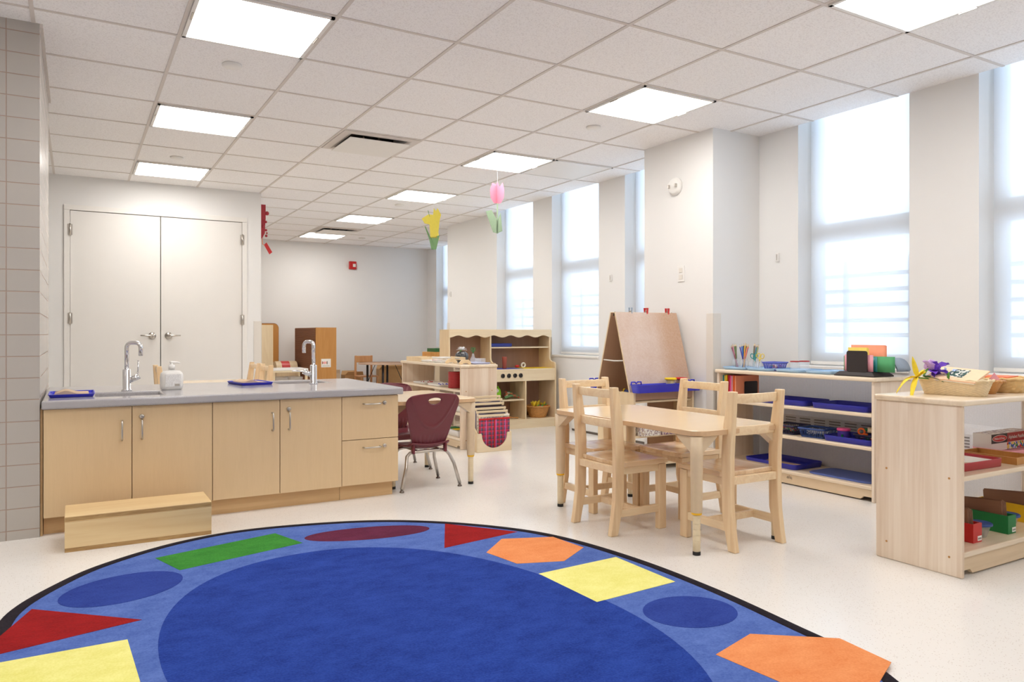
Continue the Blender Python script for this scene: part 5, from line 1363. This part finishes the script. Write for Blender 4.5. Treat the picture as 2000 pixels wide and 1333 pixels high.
for k in range(5): MB().sphere((-.008, -.07+k*.018, .048), .0075, 12, 8).build('bead', 'steel', t)
t = thing('ribbed_vase', 'black ribbed vase on the middle shelf top', 'vase', (2.545, 1.99, .7035))
L = []
for r_, z in [(.032, 0), (.04, .004), (.055, .03), (.06, .055), (.054, .082), (.036, .098), (.03, .102), (.026, .10)]:
    L.append([((r_*(1+.06*abs(math.cos(9*PI*k/72)) )-.002)*math.cos(2*PI*k/72), (r_*(1+.06*abs(math.cos(9*PI*k/72)))-.002)*math.sin(2*PI*k/72), z) for k in range(72)])
MB().loops(L).build('body', 'glaze', t)
pet = []
for k in range(22):
    a = k*2.4; el = .35+.09*k; pet.append(((math.cos(a), math.sin(a), el), .056, .018, .3, 0, 0, None))
pet.append(((-.6, -.5, .05), .04, .02, .3, 0, 0, 'leaf'))
flower('white_flower', 'white chrysanthemum in the black ribbed vase', 'white_petal', (2.545, 1.99, .812), pet)
tray('serving_tray', 'light_blue', 'pale lavender tray under the glass bottle on the middle shelf', 'tray', (2.545, 1.72, .7035), .17, .24, .014, 0, .012, .01, lip=-.003); COL.objects[-1].data.materials[0] = mat('lavender', plain, (186, 192, 226), .4)
t = thing('glass_bottle', 'small glass bottle holding green scissors', 'bottle', (2.555, 1.79, .7065))
MB().lathe([(.024, 0), (.026, .004), (.026, .035), (.012, .06), (.010, .085)], (0, 0, 0), 24, caps=False).build('glass', 'glass', t, smooth_all=True)
scissors('green handled scissors standing in the glass bottle', (2.555, 1.79, .800), 'green', R(-60), 0, .9); 
M['green_bright'] = mat('green_bright', plain, (60, 180, 90), .4)
for k, (x, y) in enumerate(((2.55, 1.70), (2.58, 1.655), (2.535, 1.645))):
    jar('glass_cup', ['small clear glass nearest the bottle on the lavender tray', 'small clear glass at the back right of the lavender tray', 'small clear glass at the front right of the lavender tray'][k], x, y, .7075, .022, .042, neck=1.0, group='small clear glasses on the lavender tray')
tray('serving_tray', 'white_plastic', 'white tray on the middle shelf board, farther one', 'tray', (2.43, 2.48, .4955), .20, .26, .018, 0, .02); tray('serving_tray', 'white_plastic', 'white tray on the middle shelf board, next to the red canister', 'tray', (2.41, 2.12, .4955), .18, .26, .018, 0, .02)
clutter('toy_pieces', 'red', 'red bits in the farther white tray of the middle shelf', 'toy pieces', (2.43, 2.48, .502), .05, .07, .01, 8, 21); clutter('toy_pieces', 'blue_plastic', 'blue bits in the white tray beside the red canister', 'toy pieces', (2.40, 2.06, .502), .04, .05, .012, 7, 22)
t = thing('canister', 'red canister on the middle shelf board by the end panel', 'canister', (2.395, 1.81, .4955))
pr = [(.062, 0), (.064, .003)]
for k in range(1, 12): pr += [(.064, k*.0115), (.0625, k*.0115+.002), (.064, k*.0115+.004)]
MB().lathe(pr+[(.064, .138), (.06, .14)], (0, 0, 0), 32).build('body', 'deep_red', t)
for y, z, lab in ((1.70, .302, 'white bin on the lower board of the middle shelf'),):
    tray('plastic_bin', 'white_plastic', lab, 'bin', (2.42, y, z+.0005), .17, .22, .05, 0, .02)
tray('plastic_bin', 'white_plastic', 'white bin on the base of the middle shelf', 'bin', (2.42, 1.80, .0925), .18, .34, .05, 0, .02)
card('green card on the white base bin of the middle shelf', 2.40, 1.86, .145, .10, .12, 'green'); card('yellow card on the white base bin of the middle shelf', 2.40, 1.74, .145, .10, .08, 'yellow')

# ------------------------------------------------------------------ frame rack in front of the middle shelf
t = thing('frame_rack', 'wooden rack with a round front cutout in front of the middle shelf', 'rack', (2.518, 1.335, 0))
pts = [(-.16, 0), (.16, 0), (.16, .152), (.122, .152)]
for k in range(0, 25): a = PI*k/24; pts.append((.118*math.cos(a), .140-.110*math.sin(a)))
pts += [(-.122, .152), (-.16, .152)]
MB().prism(pts, 'y', 0, .012).build('front_board', 'birch_x', t, bevel=.001)
for x in (-.16, .148): MB().prism([(.012, 0), (.185, 0), (.185, .285), (.165, .285), (.012, .152)], 'x', x, x+.012).build('side_board', 'birch', t, bevel=.001)
MB().box(-.148, .148, .173, .185, 0, .285).build('back_board', 'birch_x', t); MB().box(-.148, .148, .012, .173, 0, .01).build('floor_board', 'birch_x', t)
FR = [('plaid', .302, 0), ('floral', .332, 1), ('grey_cloth', .356, 1), ('dark_cloth', .392, 0), ('dark_cloth', .420, 1), ('grey_cloth', .445, 1)]
FL = ['dressing frame with red plaid cloth at the front of the rack', 'dressing frame with pale cloth, second from the front', 'dressing frame with grey cloth, third from the front', 'dressing frame with brown cloth, fourth from the front',
      'dressing frame with dark cloth, second from the back', 'dressing frame with grey cloth at the back of the rack']
for k, (m, zt, _) in enumerate(FR):
    y = 1.357+k*.025; w_ = .142; z0 = .0115; cx = 2.522-.003*k
    f = thing('dressing_frame', FL[k], 'frame', (cx, y, z0), 0, 'dressing frames in the rack'); h_ = zt-z0
    for x in (-w_, w_-.016): MB().box(x, x+.016, -.005, .005, 0, h_-.018).build('side_bar', 'birch', f, bevel=.001)
    MB().box(-w_-.004, w_+.004, -.006, .006, h_-.018, h_).build('top_bar', 'birch_x', f, bevel=.001); MB().box(-w_, w_, -.005, .005, 0, .014).build('bottom_bar', 'birch_x', f)
    b = MB(); n = 14; A = []
    for i in range(n+1):
        x = -w_-.002+(2*w_+.004)*i/n; sag = .03*(1-((x/w_)**2)) if k not in (0, 3) else 0.006; A.append((b.v((x, -.0075, .010)), b.v((x, -.0085, h_-.022-sag))))
    for i in range(n): b.f([A[i][0], A[i+1][0], A[i+1][1], A[i][1]], True)
    cl = b.build('cloth', m, f, solid=.002)
    if k == 0:
        MB().box(-.004, .004, -.0125, -.0098, .010, h_-.03).build('centre_trim', 'red', cl); MB().box(-w_-.002, w_+.002, -.0125, -.0098, h_-.042, h_-.030).build('top_trim', 'red', cl)
        MB().box(w_-.048, w_-.002, -.0068, -.006, h_-.016, h_-.003).build('label', 'paper', f)

# ================================================================== EASEL
t = thing('easel', 'double-sided wooden easel with a paint-smeared board on a storage base', 'easel', (3.175, .23, 0)); ex = .283
for x in (-ex, ex-.018):
    MB().prism([(-.20, .03), (.21, .03), (.21, .553), (-.20, .553)], 'x', x, x+.018).build('side_panel', 'birch', t, bevel=.002)
MB().box(-ex+.018, ex-.018, -.198, -.182, .500, .553).build('front_rail', 'hardboard', t); MB().box(-ex+.018, ex-.018, .192, .208, .500, .553).build('rear_rail', 'hardboard', t)
MB().box(-ex+.018, ex-.018, -.182, .192, .478, .490).build('tray_floor', 'birch_x', t)
MB().box(-ex+.018, ex-.018, -.195, .205, .236, .252).build('middle_shelf', 'birch_x', t); MB().box(-ex+.018, ex-.018, -.195, .205, .034, .052).build('bottom_shelf', 'birch_x', t)
MB().box(.02, ex-.018, .0, .012, .052, .478).build('rear_panel', 'hardboard', t)
for sx in (-1, 1):
    for sy in (-1, 1):
        MB().cyl((sx*(ex-.04)-.01, sy*.16, .016), (sx*(ex-.04)+.01, sy*.16, .016), .016, seg=18).build('caster', 'rubber_black', t)
def board(y0, y1, z0, z1, m, nm):
    b = MB(); n = Vector((0, z1-z0, -(y1-y0))).normalized()*.006
    # local frame so that the object coordinates run along the board
    o = MB(); L_ = math.hypot(y1-y0, z1-z0); o.box(0, 2*ex+.014, -.006, .006, 0, L_)
    o = o.build(nm, [m, 'birch'], t, (-ex-.022, y0, z0), bevel=.0015); o.rotation_euler = (-math.atan2(y1-y0, z1-z0), 0, 0)
    for p_ in o.data.polygons:
        if abs(p_.normal.y) < .5: p_.material_index = 1
    return o
board(-.180, -.017, .556, 1.118, 'hb_paint', 'front_board'); board(.192, .029, .556, 1.118, 'hardboard', 'rear_board')
for x in (-ex+.0, ex-.03):
    m_ = MB().tube([(x, -.010, 1.095), (x, .006, 1.118), (x, .022, 1.095)], .006, 8); m_.build('hinge', 'dark_steel', t)
MB().tube([(-ex-.012, -.112, .775), (-ex-.012, .0, .770), (-ex-.012, .122, .775)], .0045, 8).build('stay_rope', 'paper', t)
for sy, y0 in ((-1, -.17), (1, .18)):
    pass
def paint_tray(lab, y):
    tt = thing('paint_tray', lab, 'tray', (3.165, y, .5545), 0, 'blue paint trays on the easel'); a, b_ = .30, .0425
    ol = lambda i: rrect(-a+i, a-i, -b_+i, b_-i, .015, 4)
    MB().vessel(ol, [(.010, 0), (.009, .003), (0, .052), (-.004, .055), (-.004, .058), (.004, .058), (.006, .053), (.013, .005)]).build('tray', 'blue_plastic', tt)
    for x in (-a+.05, a-.05):
        h_ = MB(); h_.tube([(x-.045, b_*(.8), .054), (x-.042, b_*.8, .074), (x-.012, b_*.8, .074), (x, b_*.8, .064), (x+.012, b_*.8, .074), (x+.042, b_*.8, .074), (x+.045, b_*.8, .054)], .005, 8); h_.build('handle_rim', 'blue_plastic', tt, smooth_all=True)
    return tt
paint_tray('blue paint tray with paint cups on the front of the easel', -.004); paint_tray('blue paint tray on the far side of the easel', .480)
def paint_cup(lab, x, m):
    tt = thing('paint_cup', lab, 'paint cup', (x, -.004, .5595), 0, 'lidded paint cups'); MB().lathe([(.028, 0), (.030, .004), (.034, .078)], (0, 0, 0), 24).build('cup', 'clear_plastic', tt, smooth_all=True)
    MB().lathe([(.020, .045), (.027, .076), (.001, .076)], (0, 0, 0), 20).build('paint', m, tt); MB().lathe([(.034, .077), (.0425, .079), (.0425, .088), (.039, .092), (.012, .089), (.010, .079)], (0, 0, 0), 28).build('lid', m, tt)
paint_cup('paint cup with yellow lid in the front easel tray', 3.20, 'yellow'); paint_cup('paint cup with red lid in the front easel tray', 3.300, 'red')
# brushes
for k, (dx, dz) in enumerate(((0, 0), (.02, .018))):
    tt = thing('paint_brush', ['thick blue brush lying lower in the easel base', 'thick blue brush lying on top in the easel base'][k], 'brush', (2.965+dx, .20, .505+dz+.02), R(70))
    MB().tube([(-.09, 0, 0), (.02, 0, .003), (.06, 0, .006)], [.010, .012, .014], 10).build('handle', 'navy_basket', tt, smooth_all=True); MB().tube([(.06, 0, .006), (.09, 0, .010)], [.014, .012], 10).build('bristle', 'yellow', tt)
o = MB().tube([(-.05, 0, .0), (-.03, 0, .03), (.0, 0, .04), (.03, .0, .025), (.04, 0, 0)], .0045, 8).build('yellow_loop', 'yellow', None, (2.96, .13, .535), R(60)); tag(o, 'thin yellow loop beside the blue brushes in the easel base', 'loop')
for k, (x, m) in enumerate(((3.02, 'floral'), (3.20, 'floral_purple'))):
    openbox('fabric_bin', ['pale floral fabric bin on the easel shelf', 'purple floral fabric bin on the easel shelf'][k], 'bin', m, (x, .10-.0, .2525), .165, .22, .085, .006)
def clip(lab, x, m, thin=False):
    tt = thing('paper_clip', lab, 'clip', (x, .219, 1.118), R(10), 'clips on the easel top')
    for sy in (-1, 1):
        MB().prism([(-.010, -.030), (.010, -.030), (.008, .0), (.012, .035), (-.012, .035), (-.008, 0)] if not thin else [(-.006, -.03), (.006, -.03), (.004, 0), (.007, .035), (-.007, .035), (-.004, 0)], 'y', sy*.012-.003, sy*.012+.003).build('jaw', m, tt, bevel=.002)
    MB().tube([(0, -.012, .008), (0, .012, .008)], .006, 10).build('spring', 'steel', tt)
clip('grey clear clip at the left of the easel top', 3.02, 'grey_sheet', True); clip('red clip in the middle of the easel top', 3.165, 'red'); clip('red clip at the right of the easel top', 3.37, 'red')

# ================================================================== BACK ROOM
t = thing('folding_cabinet', 'tall honey wood cabinet with a brown ribbed side and a small white sign', 'cabinet', (2.64, 7.06, 0))
MB().box(-.146, .149, -.56, -.54, 0, 1.052).build('door', 'honey_wood', t); MB().box(-.146, .149, -.54, .60, 0, 1.05).build('carcass', 'honey_wood', t)
b = MB()
for k in range(36): b.box(-.150, -.147, -.53, .59, .02+k*.0285, .043+k*.0285)
o = MB(); prof_ = [(-.1462, .01)]
for k in range(36): prof_ += [(-.1462, .02+k*.0285), (-.150, .022+k*.0285), (-.150, .044+k*.0285), (-.1462, .046+k*.0285)]
prof_ += [(-.1462, 1.048)]
o.prism(prof_+[(-.1455, 1.048), (-.1455, .01)], 'y', -.53, .595); o.build('ribbed_side', 'brown_cork', t); b.bm.free()
sg_ = MB().box(-.07, .068, -.5625, -.560, .485, .605).build('white_sign', 'paper', t)
for k, (x, h_, m) in enumerate(((-.052, .045, 'terracotta'), (-.035, .03, 'salmon'), (-.02, .05, 'pink'), (-.003, .035, 'salmon'), (.014, .052, 'dark_steel'))):
    MB().prism(ell(x, .55, .007, h_/2, 0, 14), 'y', -.5635, -.5625).build('printed_figure', m, sg_)
MB().box(-.055, .05, -.5635, -.5625, .500, .508).build('printed_line', 'steel', sg_)
MB().box(-.150, -.1462, -.6+.05, -.53, .56, .62).build('latch', 'steel', t)
t = thing('tall_shelf', 'pale tall wooden shelf end seen just right of the closet wall', 'shelf', (1.68, 6.6, 0))
MB().box(.20, .22, -.118, .55, 0, 1.083).build('end_panel', 'birch', t, bevel=.003)
MB().box(-.35, .20, .53, .55, .05, 1.083).build('back_panel', 'birch', t); MB().box(-.35, .20, -.118, -.10, .05, 1.083).build('front_panel', 'birch', t); MB().box(-.35, .2, -.1, .53, 1.06, 1.083).build('top_board', 'birch_x', t); MB().box(-.35, .2, -.1, .53, .05, .07).build('base_board', 'birch_x', t)
MB().box(-.37, -.35, -.10, .55, 0, 1.083).build('end_panel', 'birch', t); MB().box(-.35, .2, -.09, .53, .55, .57).build('shelf_board', 'birch_x', t)
t = thing('rounded_panel', 'orange-brown panel with rounded corners leaning on the back wall', 'panel', (2.04, 7.96, .46))
MB().prism(rrect(-.27, .27, 0, .66, .07, 8), 'y', -.012, .012).build('panel', 'copper_board', t); MB().prism(rrect(-.278, .278, -.008, .668, .078, 8), 'y', .0125, .022).build('dark_edging', 'brown_cork', t)
t = thing('sensory_table', 'white-topped table with clear bins beneath, behind the right sink', 'table', (1.95, 5.95, 0))
MB().box(-.225, .23, -.22, .22, .488, .51).build('top', 'white_plastic', t, bevel=.004); MB().box(-.225, .23, -.225, -.205, .465, .488).build('front_rail', 'birch_x', t)
for sx in (-.205, .21):
    for sy in (-.19, .19): MB().box(sx-.015, sx+.015, sy-.015, sy+.015, 0, .488).build('leg', 'birch', t)
MB().box(-.20, .20, -.2, .2, .18, .2).build('shelf', 'birch_x', t)
for k, x in enumerate((-.094, .094)):
    tt = thing('clear_bin', ['clear plastic bin under the white-topped table, left', 'clear plastic bin under the white-topped table, right'][k], 'bin', (1.95+x, 5.95, .2002), 0, 'clear bins under the white table')
    MB().vessel(lambda i: rrect(-.088+i, .088-i, -.15+i, .15-i, .02, 3), [(.01, 0.0005), (0, .20), (.004, .20), (.013, .004)]).build('bin', 'clear_plastic', tt)
    MB().sphere((0, 0, .06), .07, 14, 8, (1.0, 1.6, .7)).build('contents', 'terracotta' if k else 'salmon', tt)
t = thing('toy_oven', 'wooden roll-top toy with a red band behind the right faucet', 'toy', (2.50, 7.35, .0) if 0 else (2.30, 7.42, 0))
arc = [(-.14, 0)]+[(-.14*math.cos(PI*k/12), .44+.11*math.sin(PI*k/12)) for k in range(13)]+[(.14, 0)]
MB().prism([(a, b_) for a, b_ in arc], 'x', -.17, .14).build('body', 'birch', t)
MB().prism([(a*1.01, b_+.002) for a, b_ in arc[1:-1]], 'x', -.09, .03).build('red_band', 'red', t)
for k, (x, y, w_, d_, h_, m, lab) in enumerate([(3.02, 7.66, .28, .26, .34, 'cardboard_pale', 'pale open box right of the honey cabinet in the back room'), (3.42, 7.70, .30, .24, .30, 'cardboard', 'brown open box behind the small wooden chair, back room'), (4.10, 7.66, .50, .30, .38, 'cardboard', 'wide brown box under the round table in the back room')]):
    tt = openbox('cardboard_box', lab, 'box', m, (x, y, 0), w_, d_, h_, .005, R(5-8*k))
    for s_ in (-1, 1):
        f = MB().prism([(-w_/2, 0), (w_/2, 0), (w_/2-.03, .09), (-w_/2+.03, .09)], 'y', -.002, .002).build('flap', m, tt, (0, s_*(d_/2+.001), h_)); f.rotation_euler = (s_*R(-50), 0, 0)
# round table and small chair
t = thing('round_table', 'round table with dark edge in the back room', 'table', (3.66, 6.85, 0))
MB().lathe([(.001, .500), (.39, .500), (.39, .519), (.001, .519)], (0, 0, 0), 48).build('top', 'hardboard', t); MB().lathe([(.3905, .4985), (.402, .4985), (.402, .5205), (.3905, .5205)], (0, 0, 0), 48, caps=False).build('edge_band', 'black_plastic', t)
M['top_tan'] = mat('top_tan', plain, (204, 176, 154), .35); t.children[0].data.materials[0] = M['top_tan']
for k in range(4):
    a = PI/4+k*PI/2+.3; x, y = .27*math.cos(a), .27*math.sin(a)
    lg = MB().cyl((x, y, 0), (x, y, .50), .017).build('leg', 'black_plastic', t); MB().tube([(x*.99, y*.99, .22), (x*.55, y*.55, .498)], .005, 6).build('brace', 'black_plastic', lg)
mat('orange_beech', wood, (222, 172, 122), (190, 134, 86), 'Z', .4, 1.2)
t = thing('toddler_chair', 'small wooden chair with low back at the round table in the back room', 'chair', (3.36, 7.25, 0), R(0))
for s_ in (-1, 1):
    MB().prism([(.13, 0), (.165, 0), (.16, .35), (.145, .618), (.115, .618), (.125, .35)], 'x', s_*.13-.014, s_*.13+.014).build('back_post', 'orange_beech', t, bevel=.003); MB().box(s_*.13-.014, s_*.13+.014, -.15, -.12, 0, .30).build('front_leg', 'orange_beech', t, bevel=.003)
MB().box(-.145, .145, .118, .140, .51, .615).build('back_rail', 'orange_beech', t, bevel=.008); MB().box(-.15, .15, -.16, .13, .29, .31).build('seat', 'orange_beech', t, bevel=.004)
MB().box(-.12, .12, .13, .145, .15, .18).build('stretcher', 'orange_beech', t)
t.location = (3.49, 7.22, 0)
# orange wooden tray stack beside the kitchen
t = thing('toy_crate', 'orange wooden toy crate with a green top left of the play kitchen', 'crate', (3.30, 4.35, 0))
MB().box(-.16, .40, -.14, .14, 0, .66).build('stand', 'birch', t); MB().box(-.06, .30, -.13, .12, .66, .742).build('box', 'honey_wood', t, bevel=.003); MB().box(.0, .28, -.12, .11, .742, .785).build('green_block', 'leaf_dark', t, bevel=.003)

# ================================================================== HANGING DECORATIONS
def string(t, z1): MB().cyl((0, 0, .0), (0, 0, z1), .0012, seg=6).build('string', 'paper', t)
t = thing('paper_tulip', 'pink paper tulip with green leaves hanging from the ceiling', 'decoration', (2.82, 1.83, H)); string(t, -.13)
mat('tulip_pink', plain, (200, 104, 124), .8); mat('sage', plain, (122, 142, 116), .8)
def extr(pts, m, nm, rz=0, th=.0015):
    o = MB().prism(pts, 'y', -th/2, th/2).build(nm, m, t); o.rotation_euler.z = rz; return o
extr([(-.012, -.13), (-.045, -.115), (-.066, -.18), (-.06, -.25), (-.03, -.30), (.03, -.30), (.058, -.25), (.062, -.18), (.048, -.115), (.02, -.15), (.0, -.105), (-.02, -.15)], 'tulip_pink', 'bloom', R(60))
extr([(-.012, -.13), (-.045, -.115), (-.066, -.18), (-.06, -.25), (-.03, -.30), (.03, -.30), (.058, -.25), (.062, -.18), (.048, -.115), (.02, -.15), (.0, -.105), (-.02, -.15)], 'tulip_pink', 'bloom', R(-32))
extr([(-.006, -.30), (.006, -.30), (.008, -.57), (-.008, -.57)], 'sage', 'stem', R(-32)); extr([(.0, -.57), (-.04, -.56), (-.105, -.37), (-.05, -.36), (.0, -.46), (.03, -.38), (.045, -.55)], 'sage', 'leaf', R(-32))
t = thing('paper_daffodil', 'yellow paper flower with green leaves hanging from the ceiling', 'decoration', (2.757, 3.05, H)); string(t, -.16)
M['paper_yellow'] = mat('paper_yellow', plain, (240, 224, 96), .8); M['sage_green'] = mat('sage_green', plain, (128, 168, 118), .8)
extr([(-.04, -.48), (.03, -.48), (.045, -.40), (.055, -.30), (.07, -.24), (.035, -.17), (.015, -.20), (-.005, -.17), (-.012, -.24), (-.06, -.235), (-.13, -.28), (-.10, -.33), (-.05, -.34)], 'paper_yellow', 'bloom', R(-30))
extr([(.0, -.18), (.05, -.30), (.09, -.50), (.06, -.46), (.02, -.30)], 'paper_yellow', 'bloom', R(30))
extr([(-.03, -.60), (.02, -.60), (.055, -.45), (.0, -.47), (-.04, -.47), (-.10, -.36), (-.09, -.36), (-.05, -.50)], 'sage_green', 'leaf', R(-30)); extr([(-.07, -.19), (-.06, -.20), (-.045, -.26), (-.05, -.26)], 'sage_green', 'leaf', R(-30))
t = thing('bead_garland', 'red ribbon and bead garland hanging at the closet wall corner', 'decoration', (1.285, 4.15, H)); 
M['garland_red'] = mat('garland_red', plain, (168, 44, 56), .5)
MB().tube([(-.01, 0, 0), (-.01, 0, -.10)], .001, 6).build('string', 'paper', t)
MB().box(-.03, .016, -.002, .002, -.26, -.10).build('ribbon', 'garland_red', t)
for x, z, r_ in ((.03, -.19, .022), (-.0, -.27, .016), (.018, -.282, .014), (.02, -.37, .013), (.028, -.40, .010), (.022, -.43, .014), (-.01, -.33, .018)): MB().sphere((x, 0, z), r_, 14, 10).build('bead', 'garland_red', t)
MB().prism([(-.03, -.26), (.014, -.26), (.008, -.40), (-.02, -.46), (-.03, -.46)], 'y', -.0015, .0015).build('ribbon', 'garland_red', t)
MB().tube([(-.02, 0, -.46), (-.015, 0, -.52), (.005, 0, -.53)], .004, 8).build('loop', 'salmon', t)
MB().prism([(-.002, -.525), (.025, -.50), (.085, -.60), (.055, -.625)], 'y', -.0015, .0015).build('tag', 'red', t)
